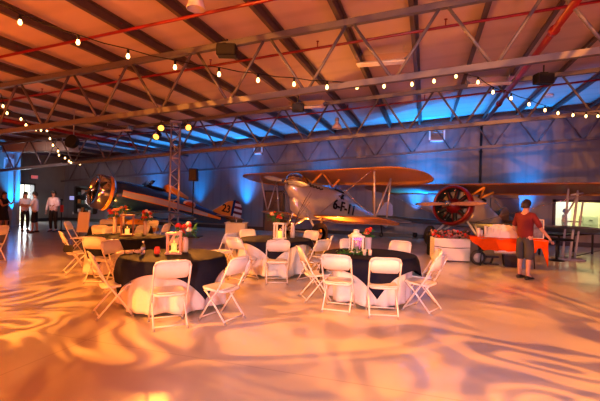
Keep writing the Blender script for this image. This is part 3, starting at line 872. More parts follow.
# ------------------------------------------------------------------ aeroplanes
def foil(xle, chord, th, camber=.03, n=8):
    top = []; bot = []
    for i in range(n + 1):
        t = 1 - math.cos(PI / 2 * i / n)
        h = th * chord * (1.48 * math.sqrt(t) - .63 * t - 1.76 * t * t + 1.42 * t ** 3 - .51 * t ** 4) * 1.0
        cm = camber * chord * 4 * t * (1 - t)
        top.append((xle - t * chord, cm + h)); bot.append((xle - t * chord, cm - h * .6))
    return top + bot[-1:0:-1]
def wing(half, xle, chord, z, th=.11, dihedral=0.0, tip=.9, y0=0.0, both=True, sweep=0.0, taper=0.0):
    mb = MB(); ys = []
    n = 12
    side = [y0 + (half - tip - y0) * i / 3 for i in range(4)] + [half - tip + tip * math.sin(PI / 2 * i / 8) for i in range(1, 9)]
    ylist = ([-y for y in reversed(side)] + (side[1:] if y0 == 0 else side)) if both else side
    rings = []
    for y in ylist:
        ay = abs(y); k = max(0, (ay - (half - tip)) / tip)
        c = chord * (1 - taper * ay / half); f = max(.04, math.sqrt(max(0, 1 - k * k)))
        x0 = xle - sweep * ay - c * (1 - f) * .45
        rings.append([Vector((x, y, z + dihedral * ay + zz)) for x, zz in foil(x0, c * f, th * (.5 + .5 * f))])
    mb.loft(rings); return mb
def fus(sections, n=18):          # (x, halfwidth, ztop, zbottom, squareness)
    mb = MB(); rings = []
    for x, w, zt_, zb_, e in sections:
        zc_ = (zt_ + zb_) / 2; h = (zt_ - zb_) / 2; r = []
        for i in range(n):
            a = 2 * PI * i / n; c, s = math.cos(a), math.sin(a)
            r.append(Vector((x, math.copysign(abs(c) ** e, c) * w, zc_ + math.copysign(abs(s) ** e, s) * h)))
        rings.append(r)
    mb.loft(rings); return mb
def fus_band(sections, e0, e1, off=.006, side=1, steps=5):   # a stripe hugging a fuselage flank between two height fractions
    mb = MB(); vs = []; fs = []
    for x, w, zt_, zb_, e in sections:
        zc_ = (zt_ + zb_) / 2; h = (zt_ - zb_) / 2
        for k in range(steps):
            fr = e0 + (e1 - e0) * k / (steps - 1)
            a = math.asin(max(-1, min(1, fr))) if e == 1 else math.asin(max(-1, min(1, math.copysign(abs(fr) ** (1 / e), fr))))
            c = math.cos(a)
            vs.append(Vector((x, side * (abs(c) ** e * w + off), zc_ + fr * h)))
    m_ = len(sections)
    for i in range(m_ - 1):
        for k in range(steps - 1):
            q = i * steps + k; fs.append((q, q + 1, q + steps + 1, q + steps))
    mb.add(vs, fs, True); return mb
def disc_wheel(c, r, w, o, hub=M_polish):
    T = Matrix.Translation(c) @ Matrix.Rotation(PI / 2, 4, 'X')
    wh = MB().lathe([(r * .55, -w / 2), (r * .85, -w / 2), (r, -w / 4), (r, w / 4), (r * .85, w / 2), (r * .55, w / 2)], 24, T, False).build('wheel', M_tyre, o)
    MB().lathe([(.001, -w * .4), (r * .6, -w * .35), (r * .6, w * .35), (.001, w * .4)], 20, T).build('hub_cap', hub, wh)
    return wh
def strut(o, a, b, r=.03, m=M_silver, nm='strut'):
    return MB().tube([a, b], r, 8).build(nm, m, o)
def prop(o, xf, zc_, rad, m, tilt, spinner=None, w=.11):
    h = MB().tube([(xf - .05, 0, zc_), (xf + .06, 0, zc_)], .09, 12).build('propeller_hub', M_polish, o)
    for k in (0, 1):
        T = Matrix.Translation((xf, 0, zc_)) @ Matrix.Rotation(tilt + k * PI, 4, 'X')
        rings = []
        for i in range(10):
            t = i / 9; rr = .07 + (rad - .07) * t
            ww = w * (.45 + .55 * math.sin(PI * min(1, t * 1.15)) ** .7) * (1 if t < .93 else .55); tw_ = R(62 - 45 * t)
            hh = .035 * (1 - .75 * t)
            ring = []
            for j in range(8):
                a = 2 * PI * j / 8; u = math.cos(a) * ww; v = math.sin(a) * hh
                ring.append(Vector((u * math.sin(tw_) * .6 + v * math.cos(tw_), rr, -u * math.cos(tw_) + v * math.sin(tw_)))) if False else ring.append(Vector((v * math.cos(tw_) + u * math.sin(tw_) * .35, rr, u * math.cos(tw_) - v * math.sin(tw_))))
            rings.append(ring)
        MB().loft(rings, T).build('propeller_blade', m, o)
    if spinner: MB().lathe(spinner, 20, Matrix.Translation((xf, 0, zc_)) @ Matrix.Rotation(PI / 2, 4, 'Y')).build('spinner', M_silver, o)
def text(s, size, M, m, parent, name='lettering', extrude=.004):
    cu = bpy.data.curves.new(name, 'FONT'); cu.body = s; cu.size = size; cu.extrude = extrude; cu.offset = .006 * size / .3
    cu.align_x = 'CENTER'; cu.align_y = 'CENTER'
    t = bpy.data.objects.new(name, cu); C.objects.link(t)
    me = bpy.data.meshes.new_from_object(t.evaluated_get(bpy.context.evaluated_depsgraph_get()))
    C.objects.unlink(t); bpy.data.objects.remove(t)
    o = bpy.data.objects.new(name, me); me.materials.clear(); me.materials.append(m); C.objects.link(o)
    o.parent = parent; o.matrix_local = M
    return o
def side_matrix(x, y, z, flip=False, pitch=0.0):   # text on the +y flank: reads from nose (+x) to tail (-x)
    # text X axis -> -x, text Y axis -> +z, normal -> +y
    Mx = Matrix(((-1, 0, 0, x), (0, 0, 1, y), (0, 1, 0, z), (0, 0, 0, 1)))
    return Mx
def plane_root(name, lat, d, hx, hd, pitch, label, z=0.0):
    p = L(lat, d, z)
    return thing(name, p, 0, label, 'aeroplane', None, rot=(0, -pitch, ang(hx, hd)))

HX, HD = -.736, -.677
# --- plane 2: silver biplane with the orange-lit wings (origin on floor under the upper wing centre)
p2 = plane_root('silver_biplane', .52, 14.7, HX, HD, R(12.5), 'silver biplane with black 6-F-11 side lettering and wide upper wing behind the lantern tables', 0.0)
pit = R(10)
sec = [(1.72, .17, 1.93, 1.62, 1), (1.45, .30, 2.06, 1.42, 1), (1.1, .38, 2.12, 1.2, .9), (.6, .42, 2.16, 1.02, .85), (.1, .44, 2.2, .98, .85), (-.5, .45, 2.22, .96, .85),
       (-1.0, .44, 2.2, .98, .85), (-1.5, .40, 2.12, 1.04, .9), (-2.3, .30, 2.0, 1.18, 1), (-3.2, .19, 1.88, 1.38, 1), (-4.1, .08, 1.76, 1.5, 1)]
fus(sec).build('fuselage', M_silver, p2)
MB().lathe([(.26, -.45), (.33, -.25), (.34, 0), (.27, .2), (.14, .32), (.001, .36)], 20, Matrix.Translation((1.45, 0, 1.98)) @ Matrix.Rotation(PI / 2, 4, 'Y')).build('engine_cowl', M_polish, p2)
# chin radiator scoop
ss = [(1.45, .10, 1.55, 1.30, .6), (1.25, .22, 1.5, .98, .6), (.85, .25, 1.3, .82, .6), (.3, .18, 1.15, .85, .7), (-.1, .05, 1.05, .95, 1)]
fus(ss).build('radiator_scoop', M_silver, p2)
prop(p2, 1.88, 1.9, 1.25, M_greyp, R(-8))
for sy in (-1, 1):
    for k in range(5): MB().tube([(1.15 - k * .16, sy * .33, 1.95), (1.09 - k * .16, sy * .45, 1.98)], .03, 8).build('exhaust_stub', M_blackm, p2)
wing(4.45, 1.15, 1.95, 2.46, .075, .0, 1.0).build('upper_wing', M_ored, p2)
wing(3.35, .45, 1.25, .98, .11, .02, .8, y0=.35).build('lower_wing', M_ored, p2)
for sy in (-1, 1):
    y = sy * 2.75
    strut(p2, (.85, y * 1.06, 2.48), (.25, y, 1.06), .028); strut(p2, (-.05, y * 1.06, 2.46), (-.4, y, 1.06), .028); strut(p2, (-.05, y * 1.06, 2.46), (.25, y, 1.06), .024)
    strut(p2, (.8, sy * .65, 2.50), (.9, sy * .3, 2.08), .04, M_yellow); strut(p2, (-.1, sy * .65, 2.48), (-.1, sy * .35, 2.2), .04, M_yellow); strut(p2, (.8, sy * .65, 2.50), (-.1, sy * .35, 2.2), .035, M_yellow)
    strut(p2, (.3, sy * .4, 1.15), (.8, y, 2.48), .008, M_polish, 'bracing_wire'); strut(p2, (.8, sy * .65, 2.48), (.2, y, 1.08), .008, M_polish, 'bracing_wire')
    # gear
    strut(p2, (.95, sy * .3, 1.05), (.75, sy * .85, .36), .04, M_silver, 'landing_gear_strut'); strut(p2, (.1, sy * .35, 1.02), (.7, sy * .85, .36), .035, M_silver, 'landing_gear_strut')
    disc_wheel((.73, sy * .95, .36 - .02), .38, .15, p2)
strut(p2, (.72, -.9, .35), (.72, .9, .35), .025, M_silver, 'axle')
# cockpit
MB().lathe([(.3, 0), (.33, .03), (.3, .06)], 20, Matrix.Translation((-.75, 0, 2.17)), True, 1.2, .8).build('cockpit_rim', M_black, p2)
MB().prism([(-.42, 2.16), (-.38, 2.16), (-.52, 2.45), (-.55, 2.45)], -.22, .22).build('windscreen', M_glass, p2)
MB().prism([(-1.1, 2.15), (-1.9, 2.04), (-1.2, 2.38)], -.1, .1).build('headrest', M_silver, p2)
# tail
MB().loft([[Vector((x, y, z)) for x, z in ((-3.45, 1.85), (-3.75, 2.2), (-3.95, 2.5), (-4.2, 2.62), (-4.5, 2.5), (-4.62, 2.15), (-4.55, 1.7), (-4.3, 1.45), (-4.05, 1.5))] for y in (-.03, .03)], smooth=False).build('tail_fin', mat('pale_blue_paint', (.45, .5, .75), .4), p2)
wing(1.5, -3.35, .95, 1.72, .05, 0, .7).build('tailplane', M_silver, p2)
strut(p2, (-3.9, 0, 1.5), (-4.05, 0, 1.17), .03, M_blackm, 'tail_wheel_strut')
tl = disc_wheel((-4.05, 0, 1.08), .11, .06, p2)
def flank(sections, x, zf):     # local y of the flank at x, height fraction zf
    for (a, b) in zip(sections[:-1], sections[1:]):
        if a[0] >= x >= b[0]:
            t = (a[0] - x) / (a[0] - b[0])
            w = a[1] + (b[1] - a[1]) * t; zt_ = a[2] + (b[2] - a[2]) * t; zb_ = a[3] + (b[3] - a[3]) * t; e = a[4] + (b[4] - a[4]) * t
            an = math.asin(math.copysign(abs(zf) ** (1 / e), zf)); return abs(math.cos(an)) ** e * w, (zt_ + zb_) / 2 + zf * (zt_ - zb_) / 2
def flank_text(sections, s, size, x, zf, m, o, nm='side_lettering'):
    y, z = flank(sections, x, zf)
    (y1, _), (y2, _) = flank(sections, x + .3, zf), flank(sections, x - .3, zf)
    slope = math.atan2(y1 - y2, .6)
    Mx = Matrix.Translation((x, y + .02, z)) @ Matrix.Rotation(slope, 4, 'Z') @ Matrix(((-1, 0, 0, 0), (0, 0, 1, 0), (0, 1, 0, 0), (0, 0, 0, 1)))
    return text(s, size, Mx, m, o, nm, .012)
flank_text(sec, '6-F-11', .52, -.85, -.02, M_black, p2)
y_, z_ = flank(sec, -.6, .62)     # black bird silhouette above the lettering
bird = [(0, 0), (.10, .10), (.22, .06), (.15, .0), (.24, -.12), (.12, -.07), (.05, -.2), (-.02, -.06), (-.14, -.02), (-.05, .02)]
MB().loft([[Vector((-.6 - x * .9, yy, z_ + z)) for x, z in bird] for yy in (y_ - .02, y_ + .035)], smooth=False).build('bird_emblem', M_black, p2)

# --- plane 3: red radial biplane
p3 = plane_root('radial_biplane', 5.72, 14.1, HX, HD, R(11), 'biplane with a big red radial engine cowling and wooden propeller near the maroon-shirted man', 0.0)
sec3 = [(.75, .52, 2.0, .98, 1), (.3, .46, 2.02, 1.0, .95), (-.3, .42, 2.04, 1.02, .9), (-1.0, .40, 2.02, 1.05, .9), (-2.0, .28, 1.85, 1.15, .95), (-3.0, .16, 1.72, 1.28, 1), (-3.6, .07, 1.62, 1.38, 1)]
fus(sec3).build('fuselage', M_creamw, p3)
T3 = Matrix.Translation((.75, 0, 1.40)) @ Matrix.Rotation(PI / 2, 4, 'Y')
MB().lathe([(.56, -.12), (.66, 0), (.70, .12), (.70, .30), (.67, .38), (.61, .40), (.59, .36), (.60, .1), (.56, -.08)], 40, T3, False).build('cowl_ring', M_redp, p3)
MB().lathe([(.585, .35), (.575, .1), (.56, -.02), (.30, .0), (.001, .0)], 36, T3, False).build('engine_baffle', mat('dark_green_steel', (.01, .018, .018), .6), p3)
MB().lathe([(.27, 0), (.29, .12), (.24, .26), (.16, .36), (.10, .42), (.001, .44)], 24, T3).build('crankcase', M_redp, p3)
for k in range(9):
    a = 2 * PI * k / 9 + .2
    cy = MB()
    for j in range(7):
        r0 = .26 + j * .043
        cy.tube([Vector((math.cos(a) * r0, math.sin(a) * r0, .14)), Vector((math.cos(a) * (r0 + .024), math.sin(a) * (r0 + .024), .14))], .082, 12, T3)
    cy.tube([Vector((math.cos(a) * .24, math.sin(a) * .24, .14)), Vector((math.cos(a) * .56, math.sin(a) * .56, .14))], .066, 10, T3)
    c_ = cy.build('engine_cylinder', mat('cylinder_grey', (.02, .024, .026), .4, .4), p3)
    MB().tube([Vector((math.cos(a - .12) * .2, math.sin(a - .12) * .2, .27)), Vector((math.cos(a - .1) * .52, math.sin(a - .1) * .52, .24))], .012, 6, T3).build('pushrod', M_redp, c_)
    MB().ball(T3 @ Vector((math.cos(a + .1) * .545, math.sin(a + .1) * .545, .245)), .038, 8).build('rocker_cover', M_polish, c_)
prop(p3, 1.28, 1.40, 1.25, M_propw, R(2), None, .095)
MB().ball((1.36, 0, 1.40), .08, 12).build('propeller_dome', M_polish, p3)
wing(4.6, .65, 1.7, 2.22, .085, .0, .8).build('upper_wing', mat('bronze_wing_fabric', (.22, .09, .025), .4), p3)
wing(4.2, .1, 1.2, .95, .10, .02, .8, y0=.35).build('lower_wing', mat('dark_blue_grey_paint', (.06, .07, .09), .4), p3)
for sy in (-1, 1):
    y = sy * 4.0
    for (x0, x1) in ((.3, -.05), (-.45, -.7)): strut(p3, (x0, y, 2.2), (x1, y, 1.05), .026, M_ored)
    strut(p3, (.3, sy * .7, 2.2), (.25, sy * .3, 1.95), .04, M_yellow); strut(p3, (-.5, sy * .7, 2.2), (-.3, sy * .35, 1.95), .04, M_yellow); strut(p3, (.3, sy * .7, 2.2), (-.3, sy * .35, 1.95), .035, M_yellow)
    strut(p3, (.5, sy * .3, 1.0), (.55, sy * .85, .36), .038, M_whitep, 'landing_gear_strut'); strut(p3, (-.1, sy * .3, 1.0), (.5, sy * .85, .36), .034, M_whitep, 'landing_gear_strut')
    disc_wheel((.53, sy * .95, .36), .36, .15, p3, M_greyp)
    strut(p3, (.0, sy * .35, 1.0), (.1, y, 2.15), .008, M_polish, 'bracing_wire')
MB().lathe([(.27, 0), (.3, .03), (.27, .06)], 20, Matrix.Translation((-1.0, 0, 1.99)), True, 1.2, .8).build('cockpit_rim', M_black, p3)
MB().loft([[Vector((x, y, z)) for x, z in ((-3.0, 1.68), (-3.3, 2.1), (-3.6, 2.25), (-3.95, 2.1), (-4.0, 1.6), (-3.7, 1.38))] for y in (-.03, .03)], smooth=False).build('tail_fin', M_ored, p3)
wing(1.3, -2.9, .8, 1.6, .05, 0, .6).build('tailplane', M_ored, p3)
strut(p3, (-3.3, 0, 1.4), (-3.4, 0, .95), .03, M_blackm, 'tail_wheel_strut'); disc_wheel((-3.4, 0, .86), .12, .06, p3)

# --- plane 1: blue low-wing monoplane with yellow tail and striped rudder
h1 = Vector((-4.3, -4.4)).normalized()
p1_ = plane_root('blue_monoplane', -6.3, 15.6, h1.x, h1.y, R(12.5), 'blue monoplane with yellow tail and red and white striped rudder along the far wall', 0.0)
sec1 = [(1.55, .44, 1.93, 1.05, 1), (1.2, .53, 2.02, .92, 1), (.7, .54, 2.06, .86, 1), (.2, .52, 2.1, .86, 1), (-.4, .49, 2.12, .86, 1), (-1.0, .45, 2.1, .88, 1),
        (-1.9, .36, 2.0, .98, 1), (-2.8, .26, 1.84, 1.12, 1), (-3.6, .16, 1.72, 1.25, 1), (-4.3, .07, 1.62, 1.36, 1)]
fus(sec1, 24).build('fuselage', M_blue, p1_)
for side in (1, -1):
    fus_band(sec1[1:-1], -.10, .34, .012, side).build('side_stripe', M_yellow, p1_)
    fus_band(sec1[1:-2], -.05, .28, .024, side).build('stripe_centre', mat('stripe_grey_paint', (.50, .52, .56), .35), p1_)
T1 = Matrix.Translation((1.5, 0, 1.43)) @ Matrix.Scale(1.1, 4) @ Matrix.Rotation(PI / 2, 4, 'Y')
MB().lathe([(.46, -.1), (.57, 0), (.60, .12), (.60, .42), (.55, .52), (.48, .53), (.50, .3), (.46, -.05)], 32, T1, False).build('cowl_ring', M_polish, p1_)
MB().lathe([(.605, .05), (.612, .06), (.612, .16), (.605, .17)], 32, T1, False).build('cowl_band', M_yellow, p1_)
MB().lathe([(.5, .02), (.2, .02), (.2, .3), (.08, .42), (.001, .44)], 24, T1, False).build('crankcase', M_blackm, p1_)
for k in range(9):
    a = 2 * PI * k / 9
    MB().tube([Vector((math.cos(a) * .2, math.sin(a) * .2, .18)), Vector((math.cos(a) * .47, math.sin(a) * .47, .18))], .06, 10, T1).build('engine_cylinder', M_blackm, p1_)
prop(p1_, 2.05, 1.47, 1.15, M_blackm, R(12), None)
p1_.scale = (.97, .97, .97)
wing(3.9, .75, 1.6, .90, .12, .035, .9, y0=.3, taper=.25).build('wing', M_blue, p1_)
MB().lathe([(.34, -.02), (.37, .03), (.33, .06)], 20, Matrix.Translation((-.25, 0, 2.09)), True, 1.3, .8).build('cockpit_rim', M_black, p1_)
MB().loft([[Vector((x, y * (1 if z < 2.3 else .7), z)) for x, z in ((.3, 2.07), (.05, 2.36), (-.1, 2.38), (.1, 2.08))] for y in (-.28, .28)], smooth=False).build('windscreen', M_glass, p1_)
fus([(-.65, .14, 2.35, 2.0, 1), (-.8, .2, 2.42, 1.95, 1), (-1.2, .17, 2.32, 1.95, 1), (-1.8, .08, 2.12, 1.9, 1)]).build('headrest', M_yellow, p1_)
for sy in (-1, 1):
    strut(p1_, (.35, sy * .9, .95), (.45, sy * .95, .36), .07, M_yellow, 'landing_gear_strut')
    fus([(.95, .06, .55, .3, 1), (.7, .13, .68, .2, 1), (.35, .13, .7, .2, 1), (-.1, .07, .6, .3, 1), (-.35, .02, .5, .4, 1)]).build('wheel_spat', M_yellow, p1_).location = (0, sy * .95, 0)
    disc_wheel((.5, sy * .95, .33), .32, .14, p1_)
MB().loft([[Vector((x, y, z)) for x, z in ((-3.15, 1.78), (-3.5, 2.05), (-3.95, 2.42), (-4.2, 2.5), (-4.2, 1.5), (-3.6, 1.65))] for y in (-.035, .035)], smooth=False).build('tail_fin', M_yellow, p1_)
rd = MB(); 
prof = [(-4.22, 2.5), (-4.5, 2.52), (-4.72, 2.4), (-4.85, 2.1), (-4.86, 1.75), (-4.75, 1.45), (-4.5, 1.3), (-4.22, 1.3)]
MB().loft([[Vector((x, y, z)) for x, z in ((-4.20, 2.52), (-4.34, 2.58), (-4.34, 1.28), (-4.20, 1.3))] for y in (-.04, .04)], smooth=False).build('rudder_post', M_blue, p1_)
N_ = 11
def xr(z):
    pts = sorted([(z_, x_) for x_, z_ in prof[1:-1]])
    z = max(pts[0][0], min(pts[-1][0], z))
    for (a_, b_) in zip(pts[:-1], pts[1:]):
        if a_[0] <= z <= b_[0]: return a_[1] + (b_[1] - a_[1]) * ((z - a_[0]) / max(1e-6, b_[0] - a_[0]))
    return -4.5
rudd = MB(); rudr = MB()
for k in range(N_):
    z0_, z1_ = 1.15 + 1.40 * k / N_, 1.15 + 1.40 * (k + 1) / N_
    tgt = rudr if k % 2 == 0 else rudd
    tgt.loft([[Vector((-4.34, y, z0_)), Vector((-4.34, y, z1_)), Vector((xr(z1_), y, z1_)), Vector((xr(z0_), y, z0_))] for y in (-.035, .035)], smooth=False)
rw = rudd.build('rudder', M_whitep, p1_); rudr.build('red_stripes', M_redp, rw)
wing(1.45, -3.3, .95, 1.62, .06, 0, .6).build('tailplane', M_yellow, p1_)
strut(p1_, (-4.1, 0, 1.4), (-4.25, 0, 1.12), .03, M_blackm, 'tail_wheel_strut'); disc_wheel((-4.25, 0, 1.05), .12, .07, p1_)
text('23', .5, Matrix.Translation((-3.88, .05, 2.03)) @ Matrix(((-1, 0, 0, 0), (0, 0, 1, 0), (0, 1, 0, 0), (0, 0, 0, 1))), M_black, p1_, 'fin_number', .008)
# oval emblem on the flank
y_, z_ = flank(sec1, -1.75, .52)
T = Matrix.Translation((-1.75, y_ + .02, z_)) @ Matrix.Rotation(R(-28), 4, 'X') @ Matrix.Rotation(-PI / 2, 4, 'X')
MB().lathe([(.30, -.04), (.30, .02), (.001, .022)], 24, T, True, 1.0, .62).build('emblem_oval', M_whitep, p1_)
MB().lathe([(.22, -.0), (.22, .028), (.001, .03)], 24, T, True, 1.0, .6).build('emblem_disc', mat('emblem_orange', (.6, .12, .03), .5), p1_)

# ------------------------------------------------------------------ white bar, orange table, grey stand etc.
a = PZ(434, 261, 0); b = PZ(470, 262.5, 0)
c0 = (a + b) / 2; wv = (b - a); rz = math.atan2(wv.y, wv.x); W = wv.length
o = thing('white_counter', (c0.x, c0.y, 0), rz, 'plain white box counter with a thin dark swag, in front of the radial-engine biplane', 'counter')
MB().cham((0, .3, .34), (W, .6, .62), .01).build('body', M_whitep, o); MB().cham((0, .3, .02), (W - .06, .54, .04), .005).build('plinth', M_frame, o)
MB().tube([(-W / 2, -.008, .42), (-W / 4, -.012, .395), (0, -.012, .385), (W / 4, -.012, .39), (W / 2, -.008, .405)], .010, 6).build('dark_swag', M_dkwood, o)
g = thing('flower_garland', (c0.x, c0.y, .65), rz, 'low mound of dried pink and red flowers along the top of the white counter', 'garland')
rnd = random.Random(31)
for q_, (nm, mm, cnt) in enumerate((('red_blossoms', M_rose, 60), ('pink_blossoms', mat('dusty_pink_petals', (.4, .2, .2), .7), 80), ('dark_leaves', mat('dark_leaves', (.04, .03, .02), .6), 90))):
    b_ = MB()
    for i in range(cnt):
        b_.ball((rnd.uniform(-W / 2 - .04, W / 2 + .02), rnd.uniform(.05, .5), rnd.uniform(.02, .20)), rnd.uniform(.025, .045), 6)
    ob = b_.build(nm, mm, g)
gt = thing('drum_case', P(436, 250, 12.6) * 1, 0, 'round black case standing behind the end of the white counter', 'case'); gt.location.z = 0
MB().lathe([(.001, 0), (.26, 0), (.28, .05), (.28, .7), (.26, .75), (.001, .75)], 20).build('body', M_black, gt); MB().lathe([(.285, .6), (.295, .61), (.295, .66), (.285, .67)], 20, cap=False).build('rim', M_blackm, gt)

# long table under an orange cloth
a = L(172 / 400 * 10.7, 10.7); b = L(248 / 400 * 10.2, 10.2)
c0 = (a + b) / 2; wv = b - a; rz = math.atan2(wv.y, wv.x); W = wv.length
o = thing('buffet_table', (c0.x, c0.y, 0), rz, 'long narrow folding table under the orange cloth beside the maroon-shirted man', 'table')
MB().box((0, .3, .73), (W, .62, .035)).build('tabletop', M_wood, o)
for sx in (-1, 1):
    for y in (.06, .54): MB().tube([(sx * (W / 2 - .3), y, .715), (sx * (W / 2 - .25), y, 0)], .016, 8).build('leg', M_blackm, o)
    MB().tube([(sx * (W / 2 - .27), .06, .3), (sx * (W / 2 - .27), .54, .3)], .012, 6).build('leg_brace', M_blackm, o)
oc = MB(); prof = []; NX = 60
def drop(u):   # drape length along the front
    if u < .06: return .05 + u * 1.8
    if u < .86: return .16 + .16 * min(1, (u - .06) / .12)
    if u < .92: return .22
    return .22 + (u - .92) * 5.8
vs = []; fs = []
for i in range(NX + 1):
    u = i / NX; x = -W / 2 - .03 + (W + .06) * u; dr = drop(u) + .012 * math.sin(40 * u)
    yo = -.02 - .015 * math.sin(26 * u)
    for (y, z) in ((.62, .62), (.625, .752), (.3, .754), (-.005, .752), (yo - .01, .75 - dr * .5), (yo - .015, .75 - dr)):
        vs.append(Vector((x, y, z)))
for i in range(NX):
    for j in range(5): fs.append((i * 6 + j, i * 6 + j + 1, i * 6 + j + 7, i * 6 + j + 6))
oc.add(vs, fs, True); cl = oc.build('orange_tablecloth', M_orange); cl.location = (c0.x, c0.y, 0); cl.rotation_euler = (0, 0, rz); solid(cl, .004)
tag(cl, 'bright orange cloth with a fringed edge and pointed hanging end over the long table', 'tablecloth')
f_ = MB()
for i in range(22):
    u = .33 + .30 * i / 21; x = -W / 2 - .03 + (W + .06) * u; z = .75 - drop(u) + .005
    f_.add([(x - .016, -.032, z), (x + .016, -.032, z), (x, -.036, z - .085), (x - .016, -.026, z), (x + .016, -.026, z), (x, -.03, z - .085)], [(0, 1, 2), (5, 4, 3), (0, 3, 4, 1), (1, 4, 5, 2), (2, 5, 3, 0)])
f_.build('fringe', M_paper, cl)
# cups, papers, crate on it
Tt = Matrix.Translation((c0.x, c0.y, 0)) @ Matrix.Rotation(rz, 4, 'Z')
for i in range(7):
    q = Tt @ Vector((-W / 2 + .2 + .085 * i, .12 + .1 * (i % 2), .761))
    o = thing('paper_cup', q, 0, 'white paper cup in the cluster at the propeller end of the orange table', 'cup', 'white paper cups on the orange table')
    h = [.24, .18, .30, .17, .26, .2, .24][i]
    MB().lathe([(.001, 0), (.03, 0), (.042, h), (.038, h), (.028, .01)], 12, cap=False).build('cup_wall', M_paper, o); MB().lathe([(.041, h - .012), (.046, h - .006), (.041, h)], 12, cap=False).build('rim', M_whitep, o)
q = Tt @ Vector((-.12, .28, .761))
o = thing('napkin_heap', q, rz, 'heap of crumpled white cloth in the middle of the orange table', 'cloth')
b_ = MB(); n_ = 14; vs = []; fs = []; rnd = random.Random(5)
for i in range(n_ + 1):
    for j in range(n_ + 1):
        u, v = i / n_ - .5, j / n_ - .5
        e = max(0, 1 - (2 * abs(u)) ** 4) * max(0, 1 - (2 * abs(v)) ** 4)
        vs.append(Vector((u * .86, v * .42, e * (.30 + rnd.uniform(-.04, .05)) + .003)))
for i in range(n_):
    for j in range(n_): k = i * (n_ + 1) + j; fs.append((k, k + 1, k + n_ + 2, k + n_ + 1))
b_.add(vs, fs, False); b_.build('crumpled_cloth', M_paper, o); MB().cham((.0, 0, .012), (.7, .3, .02), .004).build('tray', M_orange, o)
q = Tt @ Vector((.42, .35, 0))
o = thing('sign_board', Tt @ Vector((.78, .45, .761)), rz, 'small dark framed board standing on the orange table behind the man', 'sign')
MB().box((0, 0, .25), (.30, .02, .5)).build('panel', M_photo, o)
f_ = MB()
for sx in (-1, 1): f_.box((sx * .15, -.01, .25), (.02, .03, .52)); f_.box((0, -.01, .25 + sx * .25), (.32, .03, .02))
f_.build('frame', M_petal, o); MB().bar((0, .01, .2), (0, .14, .0), .03, .01).build('easel_leg', M_blackm, o)
o = thing('drinks_bin', Tt @ Vector((.12, .25, 0)), rz, 'squat black bin standing on the floor under the orange table', 'bin')
MB().prism([(-.15, 0), (.15, 0), (.19, .3), (-.19, .3)], -.15, .15).build('body', M_black, o); MB().box((0, 0, .31), (.4, .32, .025)).build('lid', M_blackm, o)
# trolley wheel under the table's end
o = thing('hand_cart', Tt @ Vector((-.62, .35, 0)), rz + .2, 'small black cart with a pale wheel under the propeller end of the orange table', 'cart')
T = Matrix.Translation((-.12, -.2, .2)) @ Matrix.Rotation(PI / 2, 4, 'X')
wl = MB().lathe([(.13, -.04), (.17, -.045), (.2, -.02), (.2, .02), (.17, .045), (.13, .04)], 24, T, False).build('wheel', M_tyre, o)
MB().lathe([(.001, -.03), (.14, -.03), (.14, .03), (.001, .03)], 20, T).build('hub_cap', M_greyp, wl)
MB().bar((-.2, 0, .22), (.45, 0, .22), .3, .05).build('bed', M_blackm, o)
MB().tube([(.35, 0, .22), (.30, 0, .02)], .03, 8).cham((.30, 0, .015), (.36, .2, .03), .005).build('support_foot', M_blackm, o)

# grey draped stand behind table C with dark items
a = L(-64 / 400 * 12.4, 12.4)
o = thing('draped_stand', (a.x, a.y, 0), YAW, 'pale grey draped stand between the striped rudder and the brown door', 'table')
MB().cham((0, .25, .42), (.62, .5, .84), .01).build('drape', mat('grey_drape', (.42, .40, .42), .8, noise=.05), o)
MB().box((0, .25, .85), (.68, .55, .03)).build('tabletop', M_grey, o)
for i in range(2):
    o = thing('black_box', L(-1.98 + .2 * i - .1, 12.55, .866), YAW + .2 * i, ['small black device on the draped stand, rudder side', 'small black device on the draped stand, brown-door side'][i], 'device', 'devices on the draped stand')
    MB().cham((0, 0, .05), (.16, .12, .1), .008).build('case', M_black, o); MB().tube([(.03, 0, .1), (.05, 0, .24)], .006, 6).build('antenna', M_blackm, o)
# cream board near the framed shelves
a = L(-216 / 400 * 13.0, 13.0)
o = thing('display_easel', (a.x, a.y, 0), YAW - .2, 'pale blank board leaning on an easel beyond the farthest round table', 'easel')
MB().box((0, 0, .72), (.42, .03, .66), rot=Matrix.Rotation(R(-8), 3, 'X')).build('board', mat('cream_board', (.72, .72, .72), .7), o)
for x in (-.2, .2): MB().tube([(x, -.03, 0), (x * .3, .07, 1.1)], .015, 6).build('leg', M_dkwood, o)
MB().tube([(0, .4, 0), (0, .07, 1.1)], .015, 6).build('leg', M_dkwood, o)

